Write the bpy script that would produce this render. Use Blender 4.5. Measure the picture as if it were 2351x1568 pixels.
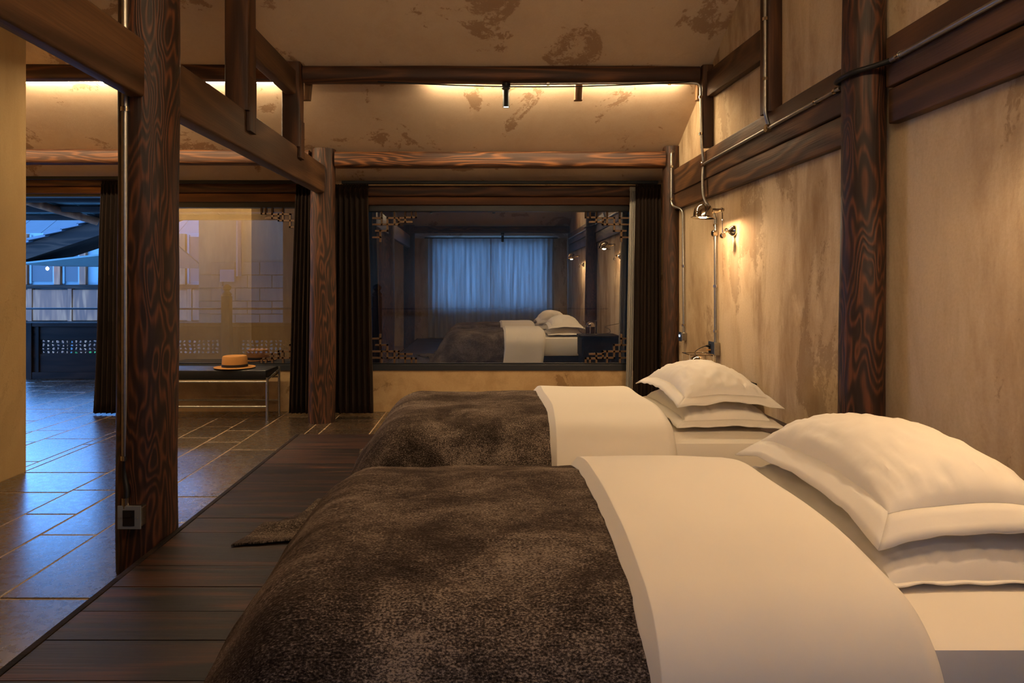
import bpy, bmesh, math, random
from mathutils import Vector, noise, Matrix

# ------------------------------------------------------------------ scene, camera, world, exposure
scene = bpy.context.scene
for o in list(bpy.data.objects):
    bpy.data.objects.remove(o)
COL = scene.collection
F = 1526.0            # focal length in pixels of the 2351 x 1568 frame
CAMZ = 1.30
cam_data = bpy.data.cameras.new('camera')
cam_data.sensor_width = 36.0
cam_data.lens = F / 2351.0 * 36.0
cam_data.shift_x = (1175.5 - 1105.0) / 2351.0
cam_data.shift_y = -(784.0 - 660.0) / 2351.0
cam_data.clip_start = 0.02
cam = bpy.data.objects.new('camera', cam_data)
cam.location = (0, 0, CAMZ)
cam.rotation_euler = (math.pi / 2, 0, 0)
COL.objects.link(cam)
scene.camera = cam

world = bpy.data.worlds.new('dusk_sky')
scene.world = world
world.use_nodes = True
bg = world.node_tree.nodes['Background']
bg.inputs[0].default_value = (0.13, 0.38, 1.0, 1)
bg.inputs[1].default_value = 5.5

scene.view_settings.view_transform = 'Standard'
scene.view_settings.look = 'None'
scene.view_settings.exposure = 0.98
scene.view_settings.gamma = 1.0
scene.view_settings.use_curve_mapping = False

WARM = (1.0, 0.72, 0.44)
LED = (1.0, 0.77, 0.47)
P_LED = 150.0          # emission strength of the light strips
P_SPOT = 17.0         # watts of each ceiling spot
P_LAMP = 17.0          # watts of each reading lamp bulb

# ------------------------------------------------------------------ helpers
def lin(c):
    """sRGB 0-255 to linear"""
    r = []
    for v in c:
        v = v / 255.0
        r.append(v / 12.92 if v <= 0.04045 else ((v + 0.055) / 1.055) ** 2.4)
    return (r[0], r[1], r[2], 1.0)

WPOS = {}
def _link(o, parent, origin):
    COL.objects.link(o)
    origin = Vector(origin)
    if parent is not None:
        o.parent = parent
        o.location = origin - WPOS[parent.name]
    else:
        o.location = origin
    WPOS[o.name] = origin
    return o

def empty(name, loc, label=None, cat=None, group=None, kind=None, parent=None):
    o = bpy.data.objects.new(name, None)
    o.empty_display_size = 0.1
    _link(o, parent, loc)
    tag(o, label, cat, group, kind)
    return o

def tag(o, label=None, cat=None, group=None, kind=None):
    if label: o['label'] = label
    if cat: o['category'] = cat
    if group: o['group'] = group
    if kind: o['kind'] = kind
    return o

class MB:
    def __init__(self):
        self.v = []; self.f = []
    def add(self, vs, fs):
        n = len(self.v)
        self.v += [tuple(p) for p in vs]
        self.f += [tuple(i + n for i in q) for q in fs]
        return self
    def box(self, a, b):
        x0, y0, z0 = a; x1, y1, z1 = b
        vs = [(x0,y0,z0),(x1,y0,z0),(x1,y1,z0),(x0,y1,z0),(x0,y0,z1),(x1,y0,z1),(x1,y1,z1),(x0,y1,z1)]
        return self.add(vs, [(0,3,2,1),(4,5,6,7),(0,1,5,4),(1,2,6,5),(2,3,7,6),(3,0,4,7)])
    def cyl(self, p0, p1, r0, r1=None, n=16, cap=True):
        return self.tube([p0, p1], [r0, r0 if r1 is None else r1], n, cap)
    def tube(self, path, r, n=10, cap=True):
        path = [Vector(p) for p in path]
        if not isinstance(r, (list, tuple)): r = [r] * len(path)
        vs = []; fs = []
        prev = None
        for i, p in enumerate(path):
            t = (path[min(i+1, len(path)-1)] - path[max(i-1, 0)]).normalized()
            if prev is None:
                u = t.orthogonal().normalized()
            else:
                u = (prev - t * prev.dot(t))
                u = u.normalized() if u.length > 1e-6 else t.orthogonal().normalized()
            prev = u
            w = t.cross(u)
            for k in range(n):
                a = 2 * math.pi * k / n
                vs.append(p + (u * math.cos(a) + w * math.sin(a)) * r[i])
        for i in range(len(path) - 1):
            for k in range(n):
                fs.append((i*n+k, i*n+(k+1) % n, (i+1)*n+(k+1) % n, (i+1)*n+k))
        if cap:
            fs.append(tuple(range(n-1, -1, -1)))
            fs.append(tuple((len(path)-1)*n + k for k in range(n)))
        return self.add(vs, fs)
    def lathe(self, prof, c=(0,0,0), axis=(0,0,1), n=28):
        """prof: list of (radius, height) along axis"""
        ax = Vector(axis).normalized(); u = ax.orthogonal().normalized(); w = ax.cross(u); c = Vector(c)
        vs = []; fs = []
        for r, h in prof:
            for k in range(n):
                a = 2 * math.pi * k / n
                vs.append(c + ax * h + (u * math.cos(a) + w * math.sin(a)) * max(r, 1e-5))
        for i in range(len(prof) - 1):
            for k in range(n):
                fs.append((i*n+k, i*n+(k+1) % n, (i+1)*n+(k+1) % n, (i+1)*n+k))
        return self.add(vs, fs)
    def grid(self, P, closed_u=False):
        m = len(P); n = len(P[0])
        vs = [p for row in P for p in row]
        fs = []
        for i in range(m - (0 if closed_u else 1)):
            for j in range(n - 1):
                a = i*n+j; b = ((i+1) % m)*n+j
                fs.append((a, b, b+1, a+1))
        return self.add(vs, fs)
    def build(self, name, mat, parent=None, origin=None, smooth=False, bevel=0.0, solid=0.0, subsurf=0):
        if origin is None:
            xs = [p[0] for p in self.v]; ys = [p[1] for p in self.v]; zs = [p[2] for p in self.v]
            origin = ((min(xs)+max(xs))/2, (min(ys)+max(ys))/2, min(zs))
        me = bpy.data.meshes.new(name)
        me.from_pydata([(p[0]-origin[0], p[1]-origin[1], p[2]-origin[2]) for p in self.v], [], self.f)
        bm = bmesh.new(); bm.from_mesh(me)
        if bevel:
            bmesh.ops.bevel(bm, geom=list(bm.edges), offset=bevel, segments=2, profile=0.6, affect='EDGES', clamp_overlap=True)
        bmesh.ops.recalc_face_normals(bm, faces=list(bm.faces))
        bm.to_mesh(me); bm.free()
        if smooth:
            for p in me.polygons: p.use_smooth = True
        me.materials.append(mat)
        o = bpy.data.objects.new(name, me)
        _link(o, parent, origin)
        if solid:
            md = o.modifiers.new('thickness', 'SOLIDIFY'); md.thickness = solid; md.offset = 0
        if subsurf:
            md = o.modifiers.new('smooth', 'SUBSURF'); md.levels = subsurf; md.render_levels = subsurf
        if smooth and not subsurf:
            try:
                me.set_sharp_from_angle(angle=math.radians(40))
            except Exception:
                pass
        return o

def bx(name, a, b, mat, parent=None, bevel=0.0, **kw):
    return MB().box(a, b).build(name, mat, parent, bevel=bevel, **kw)

def smoothstep(a, b, x):
    t = max(0.0, min(1.0, (x - a) / (b - a)))
    return t * t * (3 - 2 * t)

def timber(name, p0, p1, w, h, mat, parent=None, seed=0, round_=0.014, jit=0.004, log=False, taper=1.0, step=0.16):
    """hewn beam (rounded rectangle w x h) or log swept from p0 to p1; w along the first cross axis, h along the second"""
    p0 = Vector(p0); p1 = Vector(p1); d = p1 - p0; L = d.length; t = d.normalized()
    if abs(t.z) > 0.8:
        u = Vector((1, 0, 0)); v = Vector((0, 1, 0))
    elif abs(t.x) > 0.8:
        u = Vector((0, 1, 0)); v = Vector((0, 0, 1))
    else:
        u = Vector((1, 0, 0)); v = Vector((0, 0, 1))
    sec = []
    if log:
        n = 24
        for k in range(n):
            a = 2*math.pi*k/n; sec.append((math.cos(a)*w/2, math.sin(a)*h/2))
    else:
        r = round_
        for cx, cy, a0 in ((1, 1, 0), (-1, 1, 90), (-1, -1, 180), (1, -1, 270)):
            for q in (0, 30, 60, 90):
                a = math.radians(a0 + q)
                sec.append((cx*(w/2 - r) + r*math.cos(a), cy*(h/2 - r) + r*math.sin(a)))
        n = len(sec)
    m = max(3, int(L/step) + 1)
    vs = []; fs = []
    for i in range(m):
        s = i/(m-1); c = p0 + d*s; k = 1 + (taper - 1)*s
        for (a, b) in sec:
            q = Vector((a*9 + seed*7.3, b*9 + seed*3.1, s*L*1.7 + seed))
            j = noise.noise(q)*jit
            q2 = Vector((seed*5.0, s*L*0.8, 0.0))
            bow = noise.noise(q2)*jit*1.2
            ln = math.hypot(a, b)
            vs.append(c + u*(a*k + a/ln*j + bow) + v*(b*k + b/ln*j))
    for i in range(m-1):
        for k in range(n):
            fs.append((i*n+k, i*n+(k+1) % n, (i+1)*n+(k+1) % n, (i+1)*n+k))
    fs.append(tuple(range(n-1, -1, -1))); fs.append(tuple((m-1)*n+k for k in range(n)))
    mb = MB(); mb.add(vs, fs)
    return mb.build(name, mat, parent, origin=p0, smooth=True)

def bend(path, r=0.05, n=6):
    """round the corners of a polyline"""
    P = [Vector(p) for p in path]; out = [P[0]]
    for i in range(1, len(P)-1):
        a, b, c = P[i-1], P[i], P[i+1]
        d1 = (a-b); d2 = (c-b)
        rr = min(r, d1.length*0.45, d2.length*0.45)
        s = b + d1.normalized()*rr; e = b + d2.normalized()*rr
        for k in range(n+1):
            t = k/n
            out.append(s*(1-t)**2 + b*2*t*(1-t) + e*t*t)
    out.append(P[-1])
    return out

# ------------------------------------------------------------------ materials
MATS = {}
class NT:
    def __init__(self, name):
        self.m = bpy.data.materials.new(name); self.m.use_nodes = True
        self.t = self.m.node_tree; self.b = self.t.nodes['Principled BSDF']
        MATS[name] = self.m
    def n(self, typ, props=None, **ins):
        nd = self.t.nodes.new(typ)
        for k, v in (props or {}).items(): setattr(nd, k, v)
        for k, v in ins.items():
            key = int(k[1:]) if k[0] == 'i' and k[1:].isdigit() else k.replace('_', ' ')
            self.set(nd.inputs[key], v)
        return nd
    def set(self, sock, v):
        if isinstance(v, bpy.types.NodeSocket): self.t.links.new(v, sock)
        elif isinstance(v, bpy.types.Node): self.t.links.new(v.outputs[0], sock)
        else: sock.default_value = v
    def P(self, **ins):
        for k, v in ins.items(): self.set(self.b.inputs[k.replace('_', ' ')], v)
    def ramp(self, fac, stops, interp='LINEAR'):
        r = self.t.nodes.new('ShaderNodeValToRGB'); r.color_ramp.interpolation = interp
        self.set(r.inputs[0], fac)
        e = r.color_ramp.elements
        while len(e) < len(stops): e.new(0.5)
        for i, (p, c) in enumerate(stops):
            e[i].position = p; e[i].color = c if len(c) == 4 else (*c, 1)
        return r.outputs[0]
    def mix(self, fac, a, b, mode='MIX'):
        nd = self.t.nodes.new('ShaderNodeMix'); nd.data_type = 'RGBA'; nd.blend_type = mode
        self.set(nd.inputs[0], fac); self.set(nd.inputs[6], a); self.set(nd.inputs[7], b)
        return nd.outputs[2]
    def math(self, op, a, b=0.0):
        nd = self.t.nodes.new('ShaderNodeMath'); nd.operation = op
        self.set(nd.inputs[0], a); self.set(nd.inputs[1], b)
        return nd.outputs[0]
    def coords(self, scale=(1,1,1), rnd=True):
        tc = self.n('ShaderNodeTexCoord')
        mp = self.n('ShaderNodeMapping'); mp.inputs['Scale'].default_value = scale
        self.set(mp.inputs[0], tc.outputs['Object'])
        if rnd:
            oi = self.n('ShaderNodeObjectInfo')
            v = self.n('ShaderNodeVectorMath', {'operation': 'SCALE'})
            v.inputs[0].default_value = (37.0, 91.0, 53.0)
            self.set(v.inputs['Scale'], oi.outputs['Random'])
            self.set(mp.inputs['Location'], v.outputs[0])
        return mp.outputs[0]
    def noise(self, vec, scale, detail=2.0, rough=0.5, dist=0.0):
        nd = self.n('ShaderNodeTexNoise'); self.set(nd.inputs['Vector'], vec)
        nd.inputs['Scale'].default_value = scale; nd.inputs['Detail'].default_value = detail
        nd.inputs['Roughness'].default_value = rough; nd.inputs['Distortion'].default_value = dist
        return nd.outputs['Fac']
    def bump(self, h, strength=0.3, dist=0.01, normal=None):
        nd = self.n('ShaderNodeBump'); self.set(nd.inputs['Height'], h)
        nd.inputs['Strength'].default_value = strength; nd.inputs['Distance'].default_value = dist
        if normal is not None: self.set(nd.inputs['Normal'], normal)
        self.set(self.b.inputs['Normal'], nd.outputs[0])
        return nd.outputs[0]

def wood(name, axis, dark, light, rings=16.0, scale=3.2, along=0.22, rough=0.55, grain=0.5, spec=0.35, wear=0.25):
    t = NT(name)
    sc = [1, 1, 1]; sc['xyz'.index(axis)] = along
    c = t.coords(tuple(sc))
    base = t.noise(c, scale, 2.0, 0.55, 0.25)
    s = t.math('SINE', t.math('MULTIPLY', base, rings*6.283))
    s = t.math('MULTIPLY_ADD', s, 0.5); s.node.inputs[2].default_value = 0.5
    sf = [105, 105, 105]; sf['xyz'.index(axis)] = 2.6
    c2 = t.coords(tuple(sf))
    fib = t.noise(c2, 1.0, 3.0, 0.6)
    blot = t.noise(c, 1.6, 3.0, 0.6)
    ringcol = t.ramp(s, [(0.0, lin([d*0.8 for d in dark])), (0.30, lin(dark)), (0.62, lin([d*0.55 + l*0.45 for d, l in zip(dark, light)])), (1.0, lin(light))])
    dk = lin([d*0.75 for d in dark])
    col = t.mix(t.ramp(fib, [(0.38, (0, 0, 0)), (0.60, (1, 1, 1))]), t.mix(grain*0.85, ringcol, dk), ringcol)
    col = t.mix(t.ramp(blot, [(0.42, (wear*2.2, wear*2.2, wear*2.2)), (0.62, (0, 0, 0))]), col, lin(dark))
    t.P(Base_Color=col, Roughness=rough, Specular_IOR_Level=spec)
    h = t.math('ADD', t.math('MULTIPLY', s, 0.6), fib)
    t.bump(h, 0.35, 0.004)
    return t.m

def plaster(name, base, stain, flake, streaks=True, flakes=0.5, amount=0.5):
    t = NT(name)
    c = t.coords((1, 1, 1), rnd=False)
    cs = t.coords((1, 1, 0.20) if streaks else (1, 1, 1), rnd=False)
    cm = t.coords((1, 1, 0.45) if streaks else (1, 1, 1), rnd=False)
    mask = t.ramp(t.noise(cm, 1.1, 3.0, 0.6, 0.4), [(0.38, (0.22, 0.22, 0.22)), (0.60, (1, 1, 1))])
    big = t.noise(cm, 1.7, 5.0, 0.65, 0.5)
    mid = t.noise(cs, 4.2, 6.0, 0.68, 0.25)
    fine = t.noise(c, 70.0, 5.0, 0.65)
    m1 = t.ramp(big, [(0.46, (0, 0, 0)), (0.66, (amount, amount, amount))])
    m2 = t.math('MULTIPLY', t.ramp(mid, [(0.46, (0, 0, 0)), (0.70, (amount, amount, amount))]), mask)
    col = t.mix(m1, lin(base), lin([b*0.5 + q*0.5 for b, q in zip(base, stain)]))
    col = t.mix(m2, col, lin(stain))
    # pale scuffs
    pale = t.ramp(t.noise(cm, 4.2, 6.0, 0.7, 0.3), [(0.56, (0, 0, 0)), (0.72, (0.45, 0.45, 0.45))])
    col = t.mix(pale, col, lin([min(255, b*1.10) for b in base]))
    # flaked patches with crumbled edges
    area = t.ramp(t.noise(cm, 1.9, 5.0, 0.62, 0.5), [(0.49, (0, 0, 0)), (0.68, (1, 1, 1))])
    crumb = t.noise(c, 24.0, 6.0, 0.80, 1.2)
    fl = t.math('MULTIPLY', area, crumb)
    flm = t.ramp(fl, [(0.29, (0, 0, 0)), (0.35, (1, 1, 1))])
    col = t.mix(t.math('MULTIPLY', flm, flakes), col, lin(flake))
    col = t.mix(t.ramp(fine, [(0.3, (0.16, 0.16, 0.16)), (0.6, (0, 0, 0))]), col, lin(stain))
    t.P(Base_Color=col, Roughness=0.9, Specular_IOR_Level=0.2)
    h = t.math('SUBTRACT', t.math('ADD', t.math('MULTIPLY', fine, 0.25), t.math('MULTIPLY', mid, 0.4)), t.math('MULTIPLY', flm, 0.6))
    t.bump(h, 0.35, 0.010)
    return t.m

def metal(name, col, rough=0.25, brushed=False):
    t = NT(name)
    c = t.coords((1, 1, 1)); nz = t.noise(c, 40.0, 3.0, 0.6)
    t.P(Base_Color=t.mix(nz, lin(col), lin([v*0.8 for v in col])), Metallic=1.0,
        Roughness=t.math('MULTIPLY_ADD', nz, rough*0.5)); 
    t.b.inputs['Roughness'].links[0].from_node.inputs[2].default_value = rough*0.75
    return t.m

def plain(name, col, rough=0.5, spec=0.4, var=0.12, scale=30.0, bump=0.0):
    t = NT(name)
    c = t.coords((1, 1, 1)); nz = t.noise(c, scale, 3.0, 0.6)
    t.P(Base_Color=t.mix(t.math('MULTIPLY', nz, var*2), lin(col), lin([v*0.6 for v in col])), Roughness=rough, Specular_IOR_Level=spec)
    if bump: t.bump(nz, bump, 0.003)
    return t.m

def emit(name, col, strength):
    t = NT(name)
    t.P(Base_Color=(0.8, 0.8, 0.8, 1), Emission_Color=(*col, 1), Emission_Strength=strength)
    return t.m

DK = (44, 26, 18); LT = (116, 68, 36)
M_COLZ = wood('brushed_pine_column', 'z', (46, 27, 18), (104, 60, 34), rings=20, scale=6.2, along=0.2, grain=0.6)
M_COLZ2 = wood('amber_pine_column', 'z', (54, 34, 22), (106, 64, 37), rings=14, scale=6.5, along=0.15, grain=0.65)
M_TIEY = wood('planed_beam_along', 'y', (78, 54, 36), (112, 80, 52), rings=7, scale=1.8, along=0.16, grain=0.45, rough=0.5)
M_WALLY = wood('stained_wall_beam', 'y', (70, 47, 30), (112, 76, 46), rings=8, scale=2.6, along=0.2, grain=0.55, rough=0.5)
M_POSTZ = wood('stained_post', 'z', (62, 38, 24), (108, 68, 38), rings=9, scale=3.0, along=0.14, grain=0.6)
M_PURX = wood('dark_purlin', 'x', (64, 38, 24), (112, 70, 40), rings=10, scale=3.0, along=0.14, grain=0.6)
M_PURX2 = wood('amber_purlin', 'x', (70, 42, 25), (146, 92, 50), rings=15, scale=5.5, along=0.10, grain=0.8)
M_LINX = wood('lintel_board', 'x', (96, 58, 30), (150, 96, 50), rings=5, scale=3.0, along=0.12, grain=0.5)
M_PLANK = wood('dark_floor_plank', 'x', (32, 17, 10), (82, 45, 24), rings=6, scale=4.5, along=0.10, grain=0.85, rough=0.5, spec=0.25)
M_PEG = wood('sawn_peg', 'z', (110, 76, 44), (150, 108, 64), rings=4, scale=4.0)
M_DARKX = wood('smoked_wood_x', 'x', (28, 19, 14), (48, 33, 24), rings=6, scale=3.0, along=0.15, spec=.12, rough=.7)
M_DARKZ = wood('smoked_wood_z', 'z', (28, 19, 14), (48, 33, 24), rings=6, scale=3.0, along=0.15, spec=.12, rough=.7)
M_EXTZ = wood('weathered_panel_wood', 'z', (112, 62, 34), (156, 96, 58), rings=5, scale=3.0, along=0.15)
M_WALL = plaster('aged_wall_plaster', (204, 180, 146), (132, 98, 64), (120, 90, 62), True, 0.45, 0.8)
M_CEIL = plaster('aged_ceiling_plaster', (196, 172, 146), (172, 142, 114), (146, 114, 86), False, 0.8, 0.45)
M_PART = plaster('ochre_partition_plaster', (188, 158, 110), (164, 130, 84), (150, 118, 78), True, 0.1, 0.5)
M_SILLW = plaster('stained_sill_plaster', (192, 160, 116), (134, 98, 62), (116, 86, 56), False, 0.6, 0.7)
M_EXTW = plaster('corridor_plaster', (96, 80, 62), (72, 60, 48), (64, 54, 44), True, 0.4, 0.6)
M_HOUSE = plaster('olive_house_plaster', (58, 50, 37), (42, 36, 27), (38, 33, 25), True, 0.3, 0.5)
M_STEEL = metal('brushed_steel', (190, 184, 172), 0.3)
M_CHROME = metal('polished_nickel', (232, 222, 204), 0.08)
M_PIPE = metal('galvanised_pipe', (186, 181, 171), 0.38)
M_BLACK = plain('black_plastic', (18, 18, 20), 0.5, 0.3)
M_FRAME = plain('black_window_frame', (44, 45, 48), 0.4, 0.4)
M_PLATE = plain('grey_switch_plate', (120, 124, 128), 0.35, 0.5)
M_BLUEP = plain('slate_socket_plate', (46, 58, 78), 0.35, 0.5)
M_LEATHER = plain('black_leather', (22, 22, 24), 0.42, 0.4, 0.2, 120, 0.15)
M_HAT = plain('camel_felt', (186, 132, 74), 0.9, 0.1, 0.15, 120, 0.1)
M_BAND = plain('dark_ribbon', (42, 32, 26), 0.6, 0.3)
M_GROUT = plain('tile_grout', (178, 150, 118), 0.8, 0.3, 0.2, 40)
M_LATT = plain('lattice_wood', (106, 78, 54), 0.6, 0.3, 0.3, 20)
M_STONE = plain('far_block_stone', (48, 42, 33), 0.85, 0.2, 0.25, 12, 0.2)
M_SOFFIT = plain('pale_soffit_board', (84, 100, 98), 0.7, 0.2, 0.2, 8)
M_FARROOF = plain('blue_grey_roof_board', (58, 62, 66), 0.7, 0.2, 0.25, 3)
M_ROOFT = plain('grey_roof_tile', (72, 76, 84), 0.6, 0.4, 0.3, 14, 0.2)
M_EXTPALE = plain('pale_exterior_panel', (112, 126, 130), 0.7, 0.2, 0.2, 4)
M_LEAF = plain('green_foliage', (70, 150, 50), 0.6, 0.3, 0.3, 10)

def tile_mat():
    t = NT('slate_floor_tile')
    c = t.coords((1, 1, 1))
    oi = t.n('ShaderNodeObjectInfo')
    a = t.noise(c, 3.0, 5.0, 0.65, 0.4); b = t.noise(c, 26.0, 5.0, 0.65)
    tone = t.ramp(oi.outputs['Random'], [(0.0, lin((60, 47, 35))), (0.5, lin((70, 55, 40))), (1.0, lin((86, 67, 48)))])
    col = t.mix(t.ramp(a, [(0.35, (0.55, 0.55, 0.55)), (0.65, (0, 0, 0))]), tone, lin((50, 42, 35)))
    t.P(Base_Color=col, Specular_IOR_Level=0.8, Coat_Weight=0.9, Coat_Roughness=0.26,
        Roughness=t.ramp(b, [(0.3, (0.22, 0.22, 0.22)), (0.7, (0.34, 0.34, 0.34))]))
    h = t.math('ADD', t.math('MULTIPLY', a, 0.8), t.math('MULTIPLY', b, 0.16))
    t.bump(h, 0.20, 0.008)
    return t.m
M_TILE = tile_mat()

def linen(name, col, bump=0.10):
    t = NT(name)
    c = t.coords((1, 1, 1))
    w = t.noise(c, 420.0, 2.0, 0.5)
    s = t.noise(c, 7.0, 3.0, 0.55, 0.5)
    t.P(Base_Color=t.mix(t.math('MULTIPLY', w, 0.12), lin(col), lin([v*0.86 for v in col])), Roughness=0.62,
        Specular_IOR_Level=0.25, Sheen_Weight=0.15, Sheen_Roughness=0.5)
    t.bump(t.math('ADD', t.math('MULTIPLY', w, 0.04), t.math('MULTIPLY', s, 1.0)), bump, 0.010)
    return t.m
M_LINEN = linen('white_cotton_sheet', (228, 217, 198))
M_LINEN2 = linen('white_pillow_cotton', (230, 220, 202), 0.16)

def throw_mat():
    t = NT('brown_chenille')
    tc = t.n('ShaderNodeTexCoord')
    def uvs(s):
        mp = t.n('ShaderNodeMapping'); mp.inputs['Scale'].default_value = s
        t.set(mp.inputs[0], tc.outputs['UV']); return mp.outputs[0]
    fl = t.noise(uvs((150, 340, 1)), 1.0, 3.0, 0.65)
    fl2 = t.noise(uvs((40, 95, 1)), 1.0, 4.0, 0.7, 0.3)
    cloud = t.noise(uvs((3.2, 5.0, 1)), 1.0, 5.0, 0.68, 0.4)
    k = t.math('ADD', t.math('MULTIPLY', fl, 0.85), t.math('ADD', t.math('MULTIPLY', fl2, 0.32), t.math('MULTIPLY', cloud, 0.58)))
    col = t.ramp(k, [(0.72, lin((26, 21, 19))), (0.83, lin((53, 45, 39))), (0.93, lin((92, 80, 70))), (1.0, lin((140, 125, 110)))])
    t.P(Base_Color=col, Roughness=0.95, Specular_IOR_Level=0.05, Sheen_Weight=0.12, Sheen_Roughness=0.5)
    t.b.inputs['Sheen Tint'].default_value = lin((190, 150, 120))
    t.bump(t.math('ADD', t.math('MULTIPLY', fl, 1.0), fl2), 0.55, 0.006)
    return t.m
M_THROW = throw_mat()

def curtain_mat():
    t = NT('dark_curtain_velvet')
    c = t.coords((90, 90, 1.5)); w = t.noise(c, 1.0, 3.0, 0.6)
    t.P(Base_Color=t.ramp(w, [(0.3, lin((17, 13, 11))), (0.7, lin((37, 28, 23)))]), Roughness=0.9, Specular_IOR_Level=0.1, Sheen_Weight=0.25)
    t.b.inputs['Sheen Tint'].default_value = lin((150, 115, 90))
    return t.m
M_CURT = curtain_mat()

def sheer_mat():
    t = NT('sheer_curtain')
    c = t.coords((200, 200, 40)); w = t.noise(c, 1.0, 2.0)
    pleat_shade = t.noise(t.coords((16, 1, 0.6)), 1.0, 3.0, 0.6)  # stripes in the colour stand in for pleat shading and doubled cloth
    tr = t.n('ShaderNodeBsdfTranslucent'); t.set(tr.inputs[0], t.ramp(pleat_shade, [(0.35, (0.12, 0.105, 0.09)), (0.55, (0.23, 0.20, 0.172)), (0.7, (0.31, 0.27, 0.235))]))
    t.P(Base_Color=t.mix(w, lin((220, 212, 198)), lin((200, 192, 178))), Roughness=0.8)
    mx = t.n('ShaderNodeMixShader', None, i0=0.55)
    t.set(mx.inputs[1], t.b.outputs[0]); t.set(mx.inputs[2], tr.outputs[0])
    t.set(t.t.nodes['Material Output'].inputs[0], mx.outputs[0])
    return t.m
M_SHEER = sheer_mat()

def glass_mat():
    t = NT('window_glass')
    fr = t.n('ShaderNodeFresnel'); fr.inputs[0].default_value = 1.5
    gl = t.n('ShaderNodeBsdfGlossy'); gl.inputs['Roughness'].default_value = 0.0
    gl.inputs[0].default_value = (1, 1, 1, 1)
    tp = t.n('ShaderNodeBsdfTransparent'); tp.inputs[0].default_value = (0.86, 0.9, 0.92, 1)
    # two panes of coated double glazing: four reflecting surfaces gathered into one sheet
    f = t.math('MULTIPLY_ADD', fr.outputs[0], 3.2); f.node.inputs[2].default_value = 0.31; f.node.use_clamp = True
    mx = t.n('ShaderNodeMixShader', None, i0=f)
    t.set(mx.inputs[1], tp.outputs[0]); t.set(mx.inputs[2], gl.outputs[0])
    t.set(t.t.nodes['Material Output'].inputs[0], mx.outputs[0])
    return t.m
M_GLASS = glass_mat()
M_LEDM = emit('led_light', LED, P_LED)
M_LEDFILL = emit('led_fill_glow', LED, P_LED*.42)
M_BULB = emit('warm_bulb', (1.0, 0.75, 0.42), 30.0)
M_LENS = emit('spot_lens', (1.0, 0.85, 0.62), 14.0)
M_SCREEN = emit('blue_indicator', (0.25, 0.5, 1.0), 2.0)
M_FARLAMP = emit('far_lamp_glow', (1.0, 0.85, 0.5), 6.0)

# ------------------------------------------------------------------ room dimensions
XW = 1.90             # face of the right wall
YB = 6.96             # face of the window wall
YF = -0.72            # face of the wall behind the camera
YR = 3.12             # ridge
YC = 6.45             # far column line
def ceil_z(y): return 2.62 + 0.5*(6.5 - y) if y >= YR else 2.62 + 0.5*(y - (2*YR - 6.5))
PLX = -1.424          # long edge of the sleeping platform
PLY = 5.12            # far edge of the platform
PZ = 0.17             # platform height
random.seed(4)

# ------------------------------------------------------------------ setting: floor with stone tiles
floor = bx('floor', (-8.2, -0.9, -0.12), (2.1, 9.62, -0.002), M_GROUT)
tag(floor, 'brown slate tile floor running from the room out to the corridor', None, None, 'structure')
rt = random.Random(11)
def lay_tiles(x0, x1, y0, y1):
    x = x0
    while x < x1 - 0.05:
        w = rt.choice((0.30, 0.45, 0.45, 0.60)); w = min(w, x1 - x)
        y = y0 - rt.uniform(0, 0.5)
        while y < y1 - 0.02:
            l = rt.choice((0.45, 0.60, 0.75, 0.90))
            a = max(y, y0); b = min(y + l, y1)
            if b - a > 0.04:
                h = rt.uniform(-0.0015, 0.0015)
                g = 0.0055
                MB().box((x+g, a+g, -0.02), (x+w-g, b-g, 0.0+h)).build('tile', M_TILE, floor, bevel=0.003)
            y += l
        x += w
lay_tiles(-3.22, PLX - 0.02, 0.9, YB + 0.14)
lay_tiles(-7.2, -3.22, 4.7, YB + 0.14)
lay_tiles(PLX - 0.02, XW, PLY + 0.01, YB)
lay_tiles(-7.6, 1.6, YB + 0.14, 9.42)

# ------------------------------------------------------------------ setting: sleeping platform of planks
platform = empty('sleeping_platform', (0.2, 2.2, 0), 'low dark timber platform of wide planks carrying both beds', 'platform')
bx('platform_frame', (PLX + 0.03, YF, 0.001), (XW - 0.002, PLY - 0.03, PZ - 0.03), M_DARKX, platform)
y = YF; rp = random.Random(3)
k = 0
while y < PLY - 0.01:
    w = rp.choice((0.17, 0.20, 0.22, 0.19)); b = min(y + w, PLY)
    if PLY - b < 0.06: b = PLY
    h = rp.uniform(-0.001, 0.001)
    MB().box((PLX + 0.027, y + 0.0014, PZ - 0.029), (XW - 0.004, b - 0.0014, PZ + h)).build('plank', M_PLANK, platform, bevel=0.002)
    y = b
bx('edge_strip', (PLX, YF, 0.001), (PLX + 0.025, PLY, PZ + 0.002), M_DARKX, platform, bevel=0.003)

# ------------------------------------------------------------------ setting: walls
wr = MB(); wr.add([(XW, YF-.15, 0), (XW, YB+.14, 0), (XW, YB+.14, ceil_z(YB+.14)+.1), (XW, YR, ceil_z(YR)+.1), (XW, YF-.15, ceil_z(YF-.15)+.1),
    (XW+.15, YF-.15, 0), (XW+.15, YB+.14, 0), (XW+.15, YB+.14, ceil_z(YB+.14)+.1), (XW+.15, YR, ceil_z(YR)+.1), (XW+.15, YF-.15, ceil_z(YF-.15)+.1)],
    [(0,1,2,3,4), (5,9,8,7,6), (0,5,6,1), (1,6,7,2), (2,7,8,3), (3,8,9,4), (4,9,5,0)])
tag(wr.build('wall_right', M_WALL, origin=(XW, 3, 0)), 'weathered tan plaster wall behind the bed heads', None, None, 'structure')

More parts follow.
